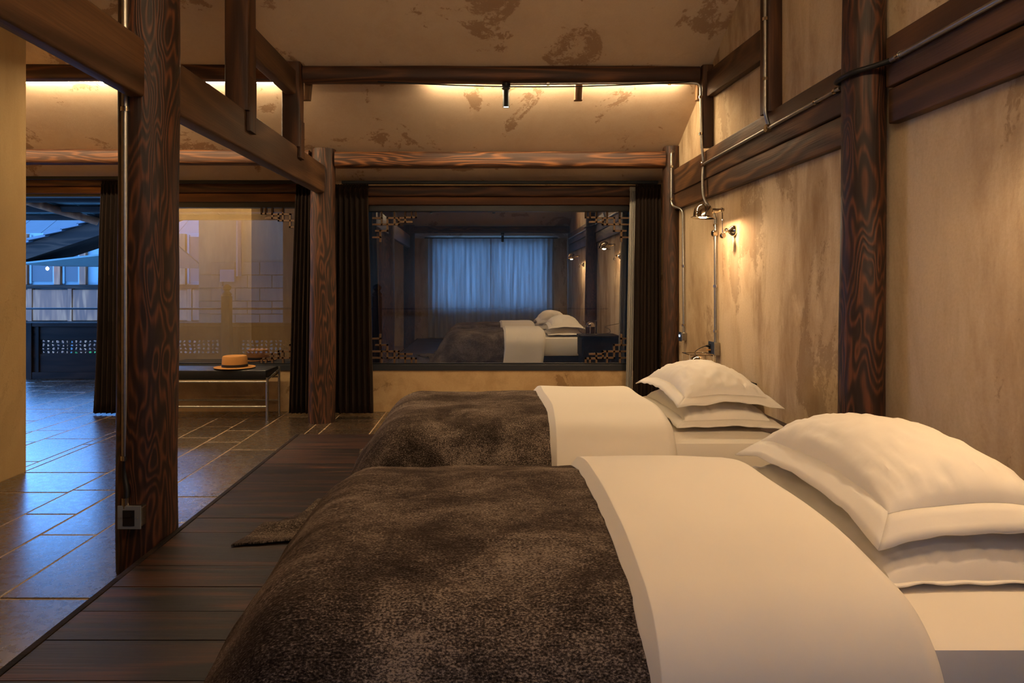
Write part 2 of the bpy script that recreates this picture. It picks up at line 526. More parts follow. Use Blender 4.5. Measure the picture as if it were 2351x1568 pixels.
WIN1 = (-1.36, 1.63, 0.43, 2.16)     # main window opening x0 x1 z0 z1
WIN2 = (-3.52, -1.76, 0.43, 2.20)
DOOR = (-5.90, -3.62, 0.0, 2.28)
wb = MB(); T0, T1 = YB, YB + .14
wb.box((WIN2[1], T0, 0), (WIN1[0], T1, 2.6)); wb.box((WIN1[1], T0, 0), (XW+.15, T1, 2.6))
wb.box((WIN1[0], T0, WIN1[3]), (WIN1[1], T1, 2.6))
wb.box((WIN2[0], T0, WIN2[3]), (WIN2[1], T1, 2.6))
wb.box((DOOR[1], T0, 0), (WIN2[0], T1, 2.6)); wb.box((DOOR[0], T0, DOOR[3]), (DOOR[1], T1, 2.6))
wb.box((-7.4, T0, 0), (DOOR[0], T1, 2.6))
tag(wb.build('wall_back', M_SILLW, origin=(0, YB, 0)), 'window wall facing the corridor', None, None, 'structure')
sw = MB(); sw.box((WIN1[0], T0, 0), (WIN1[1], T1, WIN1[2])); sw.box((WIN2[0], T0, 0), (WIN2[1], T1, WIN2[2]))
tag(sw.build('wall_sill', M_SILLW, origin=(0, YB, 0)), 'low stained ochre plaster wall under the windows', None, None, 'structure')

RW = (-1.05, 1.48, 0.82, 2.30)       # window behind the camera
wf = MB()
wf.box((-3.4, YF-.15, 0), (RW[0], YF, 2.6)); wf.box((RW[1], YF-.15, 0), (XW+.15, YF, 2.6))
wf.box((RW[0], YF-.15, 0), (RW[1], YF, RW[2])); wf.box((RW[0], YF-.15, RW[3]), (RW[1], YF, 2.6))
tag(wf.build('wall_front', M_WALL, origin=(0, YF, 0)), 'plaster wall with a curtained window behind the viewpoint', None, None, 'structure')

tag(bx('wall_partition', (-3.36, YF-.15, 0), (-3.22, 4.70, 4.2), M_PART), 'plain ochre plaster partition wall at the left edge', None, None, 'structure')
tag(bx('wall_left', (-7.4, 4.55, 0), (-7.26, YB+.14, 3.7), M_PART), 'plaster end wall beyond the partition', None, None, 'structure')
tag(bx('wall_alcove', (-7.4, 4.55, 0), (-3.36, 4.69, 3.7), M_PART), 'plaster wall closing the space behind the partition', None, None, 'structure')

cl = MB()
ys = [YF-.15, YR, YB+.14]
cv = []
for yy in ys:
    for xx in (-7.4, XW+.15):
        cv.append((xx, yy, ceil_z(yy)))
for yy in ys:
    for xx in (-7.4, XW+.15):
        cv.append((xx, yy, ceil_z(yy)+.12))
cl.add(cv, [(0,1,3,2), (2,3,5,4), (6,8,9,7), (8,10,11,9), (0,6,7,1), (4,5,11,10), (0,2,8,6), (2,4,10,8), (1,7,9,3), (3,9,11,5)])
tag(cl.build('ceiling', M_CEIL, origin=(0, YR, 2.6)), 'sloping flaked plaster ceiling between the timber purlins', None, None, 'structure')

# ------------------------------------------------------------------ windows
def window(name, w, label, ytop=None, mull=()):
    x0, x1, z0, z1 = w
    r = empty(name, ((x0+x1)/2, YB+.05, z0), label, None, None, 'structure')
    y0, y1 = YB - .01, YB + .10
    fb = 0.062
    bx('bottom_rail', (x0, y0, z0), (x1, y1, z0+fb), M_FRAME, r, .004)
    bx('top_rail', (x0, y0, z1-fb), (x1, y1, z1), M_FRAME, r, .004)
    bx('jamb', (x0, y0, z0+fb), (x0+fb, y1, z1-fb), M_FRAME, r, .004)
    bx('jamb', (x1-fb, y0, z0+fb), (x1, y1, z1-fb), M_FRAME, r, .004)
    bx('glazing_bead', (x0+fb, y0+.035, z0+fb), (x1-fb, y0+.06, z0+fb+.014), M_BLACK, r, .003)
    MB().add([(x0+fb, YB+.045, z0+fb), (x1-fb, YB+.045, z0+fb), (x1-fb, YB+.045, z1-fb), (x0+fb, YB+.045, z1-fb),
              (x0+fb, YB+.051, z0+fb), (x1-fb, YB+.051, z0+fb), (x1-fb, YB+.051, z1-fb), (x0+fb, YB+.051, z1-fb)],
             [(0,1,2,3)]).build('pane', M_GLASS, r)
    return r
window('window_1', WIN1, 'wide fixed window with black frame reflecting the beds')
window('window_2', WIN2, 'narrower fixed window with black frame behind the bench')
# window behind the camera, with sheer curtains lit by the dusk
r = empty('window_3', ((RW[0]+RW[1])/2, YF-.07, RW[2]), 'curtained window behind the viewpoint seen in the glass', None, None, 'structure')
for a, b in (((RW[0], YF-.12, RW[2]), (RW[1], YF-.06, RW[2]+.05)), ((RW[0], YF-.12, RW[3]-.05), (RW[1], YF-.06, RW[3])),
             ((RW[0], YF-.12, RW[2]+.05), (RW[0]+.05, YF-.06, RW[3]-.05)), ((RW[1]-.05, YF-.12, RW[2]+.05), (RW[1], YF-.06, RW[3]-.05)),
             ((.19, YF-.12, RW[2]+.05), (.24, YF-.06, RW[3]-.05))):
    bx('frame_bar', a, b, M_FRAME, r)
def drape_sheet(x0, x1, y, z0, z1, folds, amp, flare=0.0, seed=1, n=None, lean=0.0, top_pinch=1.0):
    n = n or folds*10
    P = []
    zs = [0, .03, .08, .2, .4, .6, .8, .95, 1.0]
    for i in range(n+1):
        u = i/n
        row = []
        for s in zs:                      # s = 0 at the top
            ww = 1 + flare*s
            xm = (x0+x1)/2 + lean*s
            x = xm + (u-.5)*(x1-x0)*ww
            a = amp*(0.55 + .45*smoothstep(0, .15, s))*(0.8+.4*noise.noise(Vector((u*9, seed, s*.7))))
            ph = u*folds*2*math.pi + noise.noise(Vector((u*3.0, seed*2.2, s*1.1)))*1.1
            row.append((x + math.sin(ph*2)*a*.25, y + math.sin(ph)*a, z1 + (z0-z1)*s + (.006*noise.noise(Vector((u*14, seed, 3))) if s == 1 else 0)))
        P.append(row)
    return P
for i, (a, b) in enumerate(((RW[0]-.12, .22), (.2, RW[1]+.12))):
    c = MB().grid(drape_sheet(a, b, YF+.09, .2, RW[3]+.08, 12, .025, 0, i+4)).build('sheer_curtain', M_SHEER, smooth=True)
    tag(c, ('pale sheer curtain over the rear window, half nearer the plain wall', 'pale sheer curtain over the rear window, half nearer the bed heads')[i], 'curtain', 'sheer curtains on the rear window')
bar = MB().cyl((RW[0]-.2, YF+.09, RW[3]+.09), (RW[1]+.2, YF+.09, RW[3]+.09), .012).build('curtain_rod', M_BLACK, smooth=True)
tag(bar, 'black rod carrying the sheer curtains over the rear window', 'curtain rod')

# doorway: black head frame and side jambs
dr = empty('door_1', (-4.7, YB+.05, 0), 'open doorway to the tiled corridor with slim black head frame', None, None, 'structure')
bx('head_frame', (DOOR[0], YB-.01, DOOR[3]-.03), (DOOR[1], YB+.1, DOOR[3]), M_FRAME, dr)
bx('jamb', (DOOR[1]-.05, YB-.01, 0.001), (DOOR[1], YB+.1, DOOR[3]-.03), M_FRAME, dr)
bx('jamb', (DOOR[0], YB-.01, 0.001), (DOOR[0]+.05, YB+.1, DOOR[3]-.03), M_FRAME, dr)

# ------------------------------------------------------------------ columns
def thing(o, label, cat, group=None): return tag(o, label, cat, group)
G_COL = 'timber columns of the frame'
thing(timber('timber_column', (-1.556, 3.10, 0), (-1.548, 3.12, 4.28), .266, .266, M_COLZ, seed=2, log=True, jit=.008, taper=.96),
      'thick dark brushed timber column at the platform edge with conduit and socket', 'column', G_COL)
thing(timber('timber_column', (-1.545, YC, 0), (-1.53, YC, 2.635), .262, .262, M_COLZ2, seed=5, log=True, jit=.010, taper=.88),
      'brown log column between the two dark curtains beside the bench', 'column', G_COL)
thing(timber('timber_column', (1.79, 3.13, PZ), (1.815, 3.13, 4.29), .20, .20, M_COLZ, seed=8, log=True, jit=.006, taper=.86),
      'dark swirling grain column in the plaster wall between the beds', 'column', G_COL)
thing(timber('timber_column', (1.845, YC, 0), (1.845, YC, 2.66), .165, .165, M_COLZ2, seed=9, log=True, jit=.006),
      'reddish column in the corner beside the far dark curtain', 'column', G_COL)
thing(timber('timber_column', (-1.545, -.21, 0), (-1.545, -.21, 2.63), .24, .24, M_COLZ, seed=12, log=True, jit=.008),
      'timber column behind the viewpoint', 'column', G_COL)

# ------------------------------------------------------------------ tie beams, posts, struts, purlins
thing(timber('tie_beam', (-1.548, -.12, 2.275), (-1.548, 2.99, 2.285), .072, .262, M_TIEY, seed=3, jit=.003),
      'tie beam rising toward the upper left corner into the thick column', 'beam', 'tie beams')
thing(timber('tie_beam', (-1.55, 3.225, 2.288), (-1.545, 6.34, 2.335), .10, .262, M_TIEY, seed=4, jit=.003),
      'long tie beam running from the thick column to the far log column', 'beam', 'tie beams')
# posts standing on the left tie beam (forked feet straddle it)
def fork_post(y, w, d, ztop, label, seed, zl, zbeam):
    r = empty('king_post', (-1.55, y, zl), label, 'post', 'posts standing on the tie beam')
    timber('post_shaft', (-1.55, y, zbeam), (-1.55, y, ztop), w, d, M_POSTZ, r, seed=seed, jit=.004)
    timber('post_foot', (-1.55 + .066, y + .012, zl), (-1.55 + .066, y + .012, zbeam + .22), .028, d*.8, M_POSTZ, r, seed=seed+1, jit=.002, round_=.006)
    timber('post_foot', (-1.55 - .066, y + .012, zl), (-1.55 - .066, y + .012, zbeam + .22), .028, d*.8, M_POSTZ, r, seed=seed+2, jit=.002, round_=.006)
    return r
fork_post(4.28, .155, .15, 3.72, 'tall square post standing on the tie beam and leaving the top of the picture', 21, 2.30, 2.425)
fork_post(5.46, .15, .14, 3.135, 'short square post on the tie beam carrying the lit purlin', 24, 2.36, 2.445)
thing(timber('upper_tie', (-1.55, 4.37, 2.94), (-1.55, 5.40, 2.97), .09, .20, M_TIEY, seed=7, jit=.004), 'short upper beam between the two posts on the tie beam', 'beam')

thing(timber('purlin', (-1.47, 5.52, 3.062), (1.80, 5.52, 3.062), .13, .135, M_PURX, seed=31, jit=.006, round_=.04),
      'dark purlin over the far bed with a glowing strip along its underside', 'beam', 'purlins')
thing(timber('purlin', (-7.2, 5.52, 3.085), (-1.63, 5.52, 3.078), .13, .13, M_PURX, seed=33, jit=.006, round_=.04),
      'dark purlin at upper left with bright light washing the plaster beneath', 'beam', 'purlins')
thing(timber('purlin', (-1.41, YC, 2.535), (1.77, YC, 2.535), .15, .15, M_PURX2, seed=35, jit=.006, round_=.035),
      'amber log purlin spanning from the log column to the corner column', 'beam', 'purlins')
thing(timber('purlin', (-7.2, YC, 2.58), (-1.66, YC, 2.555), .15, .14, M_PURX2, seed=37, jit=.006, round_=.035),
      'amber log purlin running left from the log column above the doorway', 'beam', 'purlins')
# lintels over the openings
for (x0, x1, za, zb, lab) in ((-1.36, 1.72, 2.158, 2.36, 'over the wide window'), (-3.56, -1.70, 2.19, 2.40, 'over the narrow window'), (-7.0, -3.60, 2.275, 2.445, 'over the open doorway')):
    zm = za + (zb - za)*.42
    thing(timber('lintel_board', (x0, YB - .03, (za+zm)/2), (x1, YB - .03, (za+zm)/2), .058, zm-za-.004, M_LINX, seed=41+x0, jit=.002, round_=.008),
          'light brown lintel board ' + lab, 'beam', 'lintel boards')
    thing(timber('lintel_beam', (x0, YB - .04, (zm+zb)/2), (x1, YB - .04, (zm+zb)/2), .078, zb-zm-.004, M_PURX, seed=45+x0, jit=.003, round_=.02),
          'dark lintel beam ' + lab, 'beam', 'lintel beams')

# right wall timbers
def wall_beam(y0, y1, za0, zb0, za1, zb1, label, seed, dx=.05):
    p0 = (XW - dx/2 + .002, y0, (za0+zb0)/2); p1 = (XW - dx/2 + .002, y1, (za1+zb1)/2)
    return thing(timber('wall_beam', p0, p1, dx, zb0-za0, M_WALLY, seed=seed, jit=.002, round_=.006), label, 'beam', 'beams on the bed wall')
wall_beam(-.1, 3.02, 2.20, 2.425, 2.205, 2.435, 'upper wall beam right of the dark wall column carrying the pipe', 51, .062)
wall_beam(-.1, 3.02, 2.035, 2.192, 2.045, 2.198, 'lower wall beam right of the dark wall column', 52, .05)
wall_beam(3.23, 6.38, 2.19, 2.42, 2.20, 2.42, 'upper wall beam between the dark wall column and the corner column', 53, .062)
wall_beam(3.23, 6.38, 2.03, 2.182, 2.055, 2.192, 'lower wall beam between the dark wall column and the corner column', 54, .05)
wall_beam(4.34, 5.42, 2.80, 3.005, 2.86, 3.06, 'short upper wall beam between the tall wall post and the stub post', 55, .06)
thing(timber('wall_post', (1.86, 4.26, 2.415), (1.86, 4.26, 3.72), .10, .13, M_POSTZ, seed=56, jit=.003), 'tall wall post with a steel pipe running up it', 'post', 'posts on the bed wall')
thing(timber('wall_post', (1.86, 5.48, 2.455), (1.86, 5.48, 3.125), .09, .085, M_POSTZ, seed=57, jit=.003), 'short wall post under the end of the lit purlin', 'post', 'posts on the bed wall')
# rafter pegs projecting below the lit purlin
for x, lab in ((.815, 'small sawn wooden peg hanging below the lit purlin'), (-1.47, 'rounded wooden peg end beside the short post'), (1.84, 'short wooden peg near the corner wall post')):
    thing(timber('rafter_peg', (x, 5.60, 2.875), (x + .012, 5.62, 3.06), .07, .05, M_PEG, seed=60+x, jit=.003, round_=.012), lab, 'peg', 'wooden pegs under the purlin')

# mirrored timbers of the near slope (behind and above the viewpoint, seen only in the glass)
thing(timber('purlin', (-3.2, -.21, 2.535), (1.88, -.21, 2.535), .15, .15, M_PURX2, seed=71, log=True), 'log purlin above the rear window', 'beam', 'purlins')
thing(timber('purlin', (-3.2, .72, 3.05), (1.88, .72, 3.05), .13, .135, M_PURX, seed=72), 'dark purlin above the viewpoint', 'beam', 'purlins')

# ------------------------------------------------------------------ light strips
def strip(x0, x1, z, label):
    r = empty('light_strip', ((x0+x1)/2, 5.6, z), label, 'light strip', 'light strips behind the purlins')
    bx('channel', (x0, 5.592, z + .008), (x1, 5.614, z + .014), M_STEEL, r)
    bx('diffuser', (x0, 5.594, z), (x1, 5.612, z + .008), M_LEDM, r)
strip(-.45, .80, 3.018, 'glowing strip under the purlin left of the wooden peg')
strip(.86, 1.70, 3.018, 'glowing strip under the purlin right of the wooden peg')
strip(-3.9, -1.64, 3.026, 'glowing strip under the upper left purlin by the tall post')
strip(-7.1, -3.95, 3.026, 'glowing strip under the upper left purlin by the partition')

def fill_uplight(x0, x1, label):  # unseen strip added to brighten the ceiling and upper walls
    r = empty('light_strip', ((x0+x1)/2, .80, 3.12), label, 'light strip', 'light strips behind the purlins')
    bx('channel', (x0, .80, 3.060), (x1, .83, 3.068), M_STEEL, r)
    bx('diffuser', (x0, .803, 3.069), (x1, .827, 3.097), M_LEDFILL, r)
fill_uplight(-1.4, 1.75, 'added unseen glowing fill strip on the purlin above the viewpoint')

# ------------------------------------------------------------------ ceiling spots
def spot(x, y, z, label, target, watts, cone=105):
    r = empty('ceiling_spot', (x, y, z), label, 'spotlight', 'cylindrical ceiling spotlights')
    MB().lathe([(0, .0), (.036, 0), (.036, -.04), (0, -.04)], (x, y, z)).build('mount', M_BLACK, r, smooth=True)
    MB().cyl((x + .022, y - .01, z - .038), (x + .022, y - .01, z - .075), .006, n=8).build('bracket', M_BLACK, r, smooth=True)
    MB().lathe([(0, -.055), (.026, -.055), (.028, -.06), (.028, -.195), (.025, -.195), (.025, -.185), (0, -.185)], (x, y, z)).build('housing', M_BLACK, r, smooth=True)
    MB().lathe([(0, -.187), (.0245, -.187)], (x, y, z)).build('lens', M_LENS, r)
    ld = bpy.data.lights.new('spot_beam', 'SPOT')
    ld.energy = watts; ld.color = WARM; ld.spot_size = math.radians(cone); ld.spot_blend = 0.9; ld.shadow_soft_size = 0.03
    lo = bpy.data.objects.new('spot_beam', ld)
    _link(lo, r, (x, y, z - .20))
    d = Vector(target) - Vector((x, y, z - .20))
    lo.rotation_euler = d.to_track_quat('-Z', 'Y').to_euler()
    return r
spot(.205, 5.50, 2.985, 'black cylinder spotlight hanging below the lit purlin', (.25, 4.75, .5), P_SPOT*1.2)
spot(.45, -.06, 2.46, 'black cylinder spotlight by the rear window aimed at the nearer bed', (.45, 1.18, .5), P_SPOT*.72, 62)
spot(.25, .74, 2.97, 'black cylinder spotlight above the viewpoint over the nearer bed', (.55, 1.5, .5), P_SPOT*.28)
spot(-1.0, .74, 2.97, 'added unseen black cylinder fill spotlight above the viewpoint nearer the plain partition', (-.9, 1.9, .5), P_SPOT*.35)  # unseen spot added as ambient fill

# ------------------------------------------------------------------ conduits
def clamp(c, axis, parent, r=.014):
    MB().lathe([(r, -.010), (r+.003, -.010), (r+.003, .010), (r, .010)], c, axis, 16).build('clamp', M_CHROME, parent, smooth=True)
def jbox(c, parent, axis=(-1, 0, 0)):
    MB().lathe([(0, .024), (.02, .024), (.026, .019), (.026, -.014), (0, -.014)], c, axis, 20).build('junction_box', M_CHROME, parent, smooth=True)
XP = XW - .062 - .014          # pipe centre line in front of the wall beams
pr = empty('wall_conduit', (XP, 3, 2.3), 'steel conduit climbing along the wall beams and up the posts to the spotlight', 'conduit')
def zpipe(y):                  # height of the pipe on the beam
    return 2.312
MB().tube([(XP, .2, zpipe(.2)), (XP, 3.0, zpipe(3.0))], .0125, 12).build('pipe', M_PIPE, pr, smooth=True)
MB().tube([(XP, 3.34, zpipe(3.34)), (XP, 4.20, zpipe(4.2))], .011, 12).build('pipe', M_PIPE, pr, smooth=True)
MB().tube([(XP, 4.24, zpipe(4.24)), (XP, 5.44, zpipe(5.44))], .011, 12).build('pipe', M_PIPE, pr, smooth=True)
MB().tube(bend([(XP, 2.96, 2.312), (1.775, 3.005, 2.300), (1.703, 3.06, 2.288), (1.688, 3.13, 2.280), (1.703, 3.20, 2.285), (1.77, 3.26, 2.300), (XP, 3.37, 2.312)], .05, 5), .0125, 10).build('black_sleeve', M_BLACK, pr, smooth=True)
for yy in (2.90, 3.42, 3.62): clamp((XP, yy, zpipe(yy)), (0, 1, 0), pr)
jbox((XP, 4.22, zpipe(4.22)), pr); jbox((XP, 5.46, zpipe(5.46)), pr)
XPOST = 1.86 - .05 - .012
MB().tube(bend([(XP, 4.22, zpipe(4.22)+.02), (XPOST, 4.21, 2.40), (XPOST, 4.21, 3.70)], .04), .012, 12).build('pipe', M_PIPE, pr, smooth=True)
clamp((XPOST, 4.21, 2.62), (0, 0, 1), pr); clamp((XPOST, 4.21, 3.0), (0, 0, 1), pr)
MB().tube(bend([(XP, 5.46, zpipe(5.46)+.02), (XPOST+.008, 5.45, 2.48), (XPOST, 5.45, 2.972), (XPOST - .1, 5.47, 2.985), (.24, 5.48, 2.978)], .05), .011, 12).build('pipe', M_PIPE, pr, smooth=True)
clamp((XPOST, 5.45, 2.86), (0, 0, 1), pr); clamp((XPOST, 5.45, 2.56), (0, 0, 1), pr); clamp((1.55, 5.473, 2.983), (1, 0, 0), pr); clamp((.55, 5.478, 2.980), (1, 0, 0), pr)
# loose black cable sagging under the purlin
pts = []
for i in range(25):
    s = i/24; x = -.85 + s*2.6
    pts.append((x, 5.46, 2.99 - .042*math.sin(math.pi*s)))
thing(MB().tube(pts, .005, 6).build('sagging_cable', M_BLACK, smooth=True), 'thin black cable sagging below the lit purlin', 'cable')

# conduit with lamp feed: flexible whip, junction, socket box
cy = 5.33; cx = XW - .022
lr = empty('lamp_conduit', (cx, cy, .8), 'steel conduit dropping past the reading lamp to the socket box', 'conduit')
MB().tube(bend([(XP, 5.46, zpipe(5.46)-.02), (XP - .01, 5.45, 2.18), (XP - .01, 5.43, 2.02), (cx - .01, cy+.01, 1.90), (cx, cy, 1.84)], .09), .012, 12).build('flexible_whip', M_PIPE, lr, smooth=True)
MB().tube([(cx, cy, 1.86), (cx, cy, .86)], .012, 12).build('pipe', M_PIPE, lr, smooth=True)
jbox((cx - .004, cy, 1.735), lr); clamp((cx, cy, 1.80), (0, 0, 1), lr); clamp((cx, cy, 1.31), (0, 0, 1), lr); clamp((cx, cy, .95), (0, 0, 1), lr, .013)
def socket_box(name, x0, y, z, s, label, plate_mat, parent=None):
    r = empty(name, (x0, y, z - s/2), label, 'socket')
    bx('back_box', (x0 - .052, y - s/2 + .006, z - s/2 + .006), (x0 - .001, y + s/2 - .006, z + s/2 - .006), M_STEEL, r, .006)
    bx('face_plate', (x0 - .060, y - s/2, z - s/2), (x0 - .0525, y + s/2, z + s/2), plate_mat, r, .002)
    return r
sb = socket_box('socket_box', XW, cy, .81, .115, 'wall socket box with slate plate and a plugged in cord above the cage lamp', M_BLUEP)
bx('socket_insert', (XW - .063, cy - .005, .775), (XW - .0605, cy + .045, .845), M_BLACK, sb, .002)
bx('room_card', (XW - .10, cy - .012, .796), (XW - .0635, cy - .004, .806), M_HAT, sb, .001)
sb2 = socket_box('control_box', XW, 6.17, .845, .085, 'small wall control box with a blue light beside the corner column', M_BLUEP)
bx('indicator', (XW - .0625, 6.155, .842), (XW - .0605, 6.185, .862), M_SCREEN, sb2)
c2 = empty('corner_conduit', (1.84, 6.3, .9), 'steel conduit dropping down the corner column to the control box', 'conduit')
MB().tube(bend([(1.86, 6.40, 2.60), (1.81, 6.33, 2.60), (1.81, 6.33, 2.08), (XW-.02, 6.20, 2.03), (XW-.02, 6.17, .88)], .05), .011, 12).build('pipe', M_PIPE, c2, smooth=True)
for q, ax in (((1.81, 6.33, 2.45), (0,0,1)), ((1.81, 6.33, 2.14), (0,0,1)), ((XW-.02, 6.18, 1.50), (0,0,1)), ((XW-.02, 6.172, .95), (0,0,1))): clamp(q, ax, c2)

# near column conduit with socket
c3 = empty('column_conduit', (-1.60, 2.97, .4), 'steel conduit down the thick column ending in a black sleeve', 'conduit')
px, py = -1.600, 2.986
MB().tube([(px, py, 4.2), (px, py, .53)], .0145, 14).build('pipe', M_PIPE, c3, smooth=True)
clamp((px, py, 2.10), (0, 0, 1), c3, .016); clamp((px, py, .535), (0, 0, 1), c3, .016)
MB().tube(bend([(px, py, .52), (px, py - .006, .46), (px + .026, py - .03, .39), (px + .026, py - .045, .33)], .05), .0135, 10).build('black_sleeve', M_BLACK, c3, smooth=True)
MB().cyl((px + .026, py - .045, .37), (px + .026, py - .045, .325), .0155).build('coupling', M_CHROME, c3, smooth=True)
s3 = empty('column_socket', (-1.575, 2.94, .24), 'grey square socket box low on the thick column', 'socket')
bx('back_box', (-1.588, 2.935, .243), (-1.500, 2.985, .330), M_STEEL, s3, .006)
bx('face_plate', (-1.603, 2.926, .235), (-1.500, 2.934, .338), M_PLATE, s3, .003)
bx('socket_insert', (-1.578, 2.922, .250), (-1.526, 2.9258, .320), M_BLACK, s3, .002)
bx('rocker', (-1.572, 2.916, .290), (-1.533, 2.9218, .312), M_BLACK, s3, .002)
for xx in (-1.591, -1.513): MB().cyl((xx, 2.9255, .285), (xx, 2.923, .285), .003, n=10).build('screw', M_STEEL, s3)

# ------------------------------------------------------------------ reading lamps
def reading_lamp(y, label, watts):
    z = 1.725
    r = empty('reading_lamp', (XW, y, z), label, 'wall lamp', 'reading lamps on the bed wall')
    MB().lathe([(0, 0), (.042, 0), (.042, .008), (.036, .026), (.022, .04), (.012, .05), (0, .05)], (XW - .001, y, z), (-1, 0, 0)).build('base', M_CHROME, r, smooth=True)
    MB().tube([(XW - .045, y, z), (XW - .07, y + .004, z - .006)], .010, 12).build('arm', M_CHROME, r, smooth=True)
    MB().lathe([(0, -.016), (.013, -.012), (.018, 0), (.013, .012), (0, .016)], (XW - .060, y + .004, z + .004), (1, 0, 0), 16).build('knuckle', M_CHROME, r, smooth=True)
    jx, jy, jz = XW - .088, y + .005, z - .036
    MB().tube([(XW - .065, y + .004, z - .004), (jx, jy, jz)], .008, 10).build('arm', M_CHROME, r, smooth=True)
    MB().lathe([(0, -.02), (.016, -.02), (.022, -.008), (.022, .008), (.016, .02), (0, .02)], (jx, jy, jz), (0, 1, 0), 18).build('knuckle', M_CHROME, r, smooth=True)
    tx, ty, tz = jx - .004, jy + .002, z + .150
    MB().tube([(jx, jy, jz), (tx, ty, tz)], .0045, 10).build('rod', M_CHROME, r, smooth=True)
    MB().lathe([(0, -.016), (.012, -.014), (.017, 0), (.012, .014), (0, .016)], (tx, ty, tz + .008), (0, 1, 0), 16).build('knuckle', M_CHROME, r, smooth=True)
    hx, hy = tx - .140, ty + .002
    MB().tube([(tx, ty, tz + .006), (tx - .035, ty, tz + .006)], [.009, .012], 12).build('arm', M_CHROME, r, smooth=True)
    MB().tube([(tx - .03, ty, tz + .002), (hx + .055, hy, tz + .002)], .017, 14).build('holder', M_CHROME, r, smooth=True)
    prof = [(.004, .052), (.03, .049), (.052, .036), (.066, .012), (.071, -.02), (.072, -.042), (.090, -.052), (.090, -.055), (.070, -.046), (.068, -.02), (.062, .01), (.05, .031), (.03, .044), (.004, .047)]
    MB().lathe(prof, (hx, hy, tz), (0.06, 0, 1), 32).build('shade', M_CHROME, r, smooth=True)
    MB().lathe([(0, .03), (.018, .022), (.026, 0), (.02, -.022), (0, -.03)], (hx, hy, tz), (0, 0, 1), 16).build('bulb', M_BULB, r, smooth=True)
    ld = bpy.data.lights.new('lamp_glow', 'POINT'); ld.energy = watts; ld.color = WARM; ld.shadow_soft_size = .028
    lo = bpy.data.objects.new('lamp_glow', ld); _link(lo, r, (hx, hy, tz - .034))
    return r
reading_lamp(4.98, 'polished reading lamp lit on the wall above the farther bed', P_LAMP)
reading_lamp(1.74, 'polished reading lamp on the wall above the nearer bed', P_LAMP)

# ------------------------------------------------------------------ curtains
def curtain(x0, x1, y, z0, z1, folds, label, seed, flare=.12, lean=0.0, mat=None, amp=.04):
    r = empty('curtain', ((x0+x1)/2, y, z0), label, 'curtain', 'floor length curtains on the window wall')
    MB().grid(drape_sheet(x0, x1, y, z0, z1, folds, amp, flare, seed, lean=lean)).build('drop', mat or M_CURT, r, smooth=True, solid=.005)
    P = drape_sheet(x0, x1, y, z1 - .012, z1 + .03, folds*2, .016, 0, seed)
    MB().grid(P).build('heading', mat or M_CURT, r, smooth=True, solid=.006)
    return r
YK = 6.77
curtain(-3.87, -3.62, YK, .02, 2.36, 6, 'dark curtain hanging at the edge of the open doorway behind the thick column', 1, .30, -.05)
curtain(-1.88, -1.70, YK, .02, 2.32, 5, 'narrow dark curtain left of the log column by the bench', 2, .35, -.045)
curtain(-1.53, -1.15, YK, .02, 2.32, 7, 'dark pleated curtain right of the log column at the wide window', 3, .14, .02)
curtain(1.575, 1.83, YK, .02, 2.32, 7, 'dark pleated curtain at the corner column end of the wide window', 4, .10, -.02)
curtain(1.525, 1.575, YK + .04, .03, 2.30, 3, 'slim cream sheer curtain gathered beside the corner dark curtain', 5, .25, -.04, M_SHEER, .03)
for x0, x1, z, lab in ((-1.42, 1.80, 2.355, 'black curtain track over the wide window'), (-3.6, -1.68, 2.36, 'black curtain track over the narrow window'), (-6.5, -3.6, 2.40, 'black curtain track over the open doorway')):
    thing(bx('curtain_track', (x0, YK - .02, z), (x1, YK + .025, z + .03), M_BLACK, bevel=.003), lab, 'curtain track', 'curtain tracks')

# ------------------------------------------------------------------ lattice corner ornaments on the panes
def lattice(cx, cz, sx, sz, label, u=.075):
    r = empty('lattice_corner', (cx, YB + .085, cz), label, 'lattice', 'lattice corner ornaments on the panes')
    # cells of a stepped key pattern; coordinates run away from the window corner
    segs = [((0,1),(1.2,1)), ((1.2,0),(1.2,2)), ((0,2),(2,2)), ((2,1),(2,3)), ((.4,3),(2,3)), ((0,4),(1,4)), ((1,3),(1,4.6)),
            ((2,1),(4.5,1)), ((3,0),(3,2)), ((2,2),(3.6,2)), ((3.6,1),(3.6,2)), ((4.5,0),(4.5,1.6)), ((3.6,1.6),(5.4,1.6)), ((5.4,0),(5.4,.9)), ((4.5,.9),(6,.9)), ((6,0),(6,.9))]
    m = MB(); w = .009
    for (a, b) in segs:
        xa, xb = sorted((cx + sx*a[0]*u, cx + sx*b[0]*u)); za, zb = sorted((cz + sz*a[1]*u*.9, cz + sz*b[1]*u*.9))
        m.box((xa - w, YB + .026, za - w), (xb + w, YB + .042, zb + w))
    m.build('fretwork', M_LATT, r)
fb = .062
lattice(WIN1[0]+fb+.16, WIN1[3]-fb, 1, -1, 'stepped wooden lattice in the upper left corner of the wide window')
lattice(WIN1[1]-fb-.02, WIN1[3]-fb, -1, -1, 'stepped wooden lattice in the upper right corner of the wide window')
lattice(WIN1[0]+fb+.16, WIN1[2]+fb, 1, 1, 'stepped wooden lattice in the lower left corner of the wide window')
lattice(WIN1[1]-fb-.02, WIN1[2]+fb, -1, 1, 'stepped wooden lattice in the lower right corner of the wide window')
lattice(WIN2[1]-fb-.04, WIN2[3]-fb, -1, -1, 'stepped wooden lattice in the upper right corner of the narrow window')
lattice(WIN2[1]-fb-.04, WIN2[2]+fb, -1, 1, 'stepped wooden lattice in the lower right corner of the narrow window')

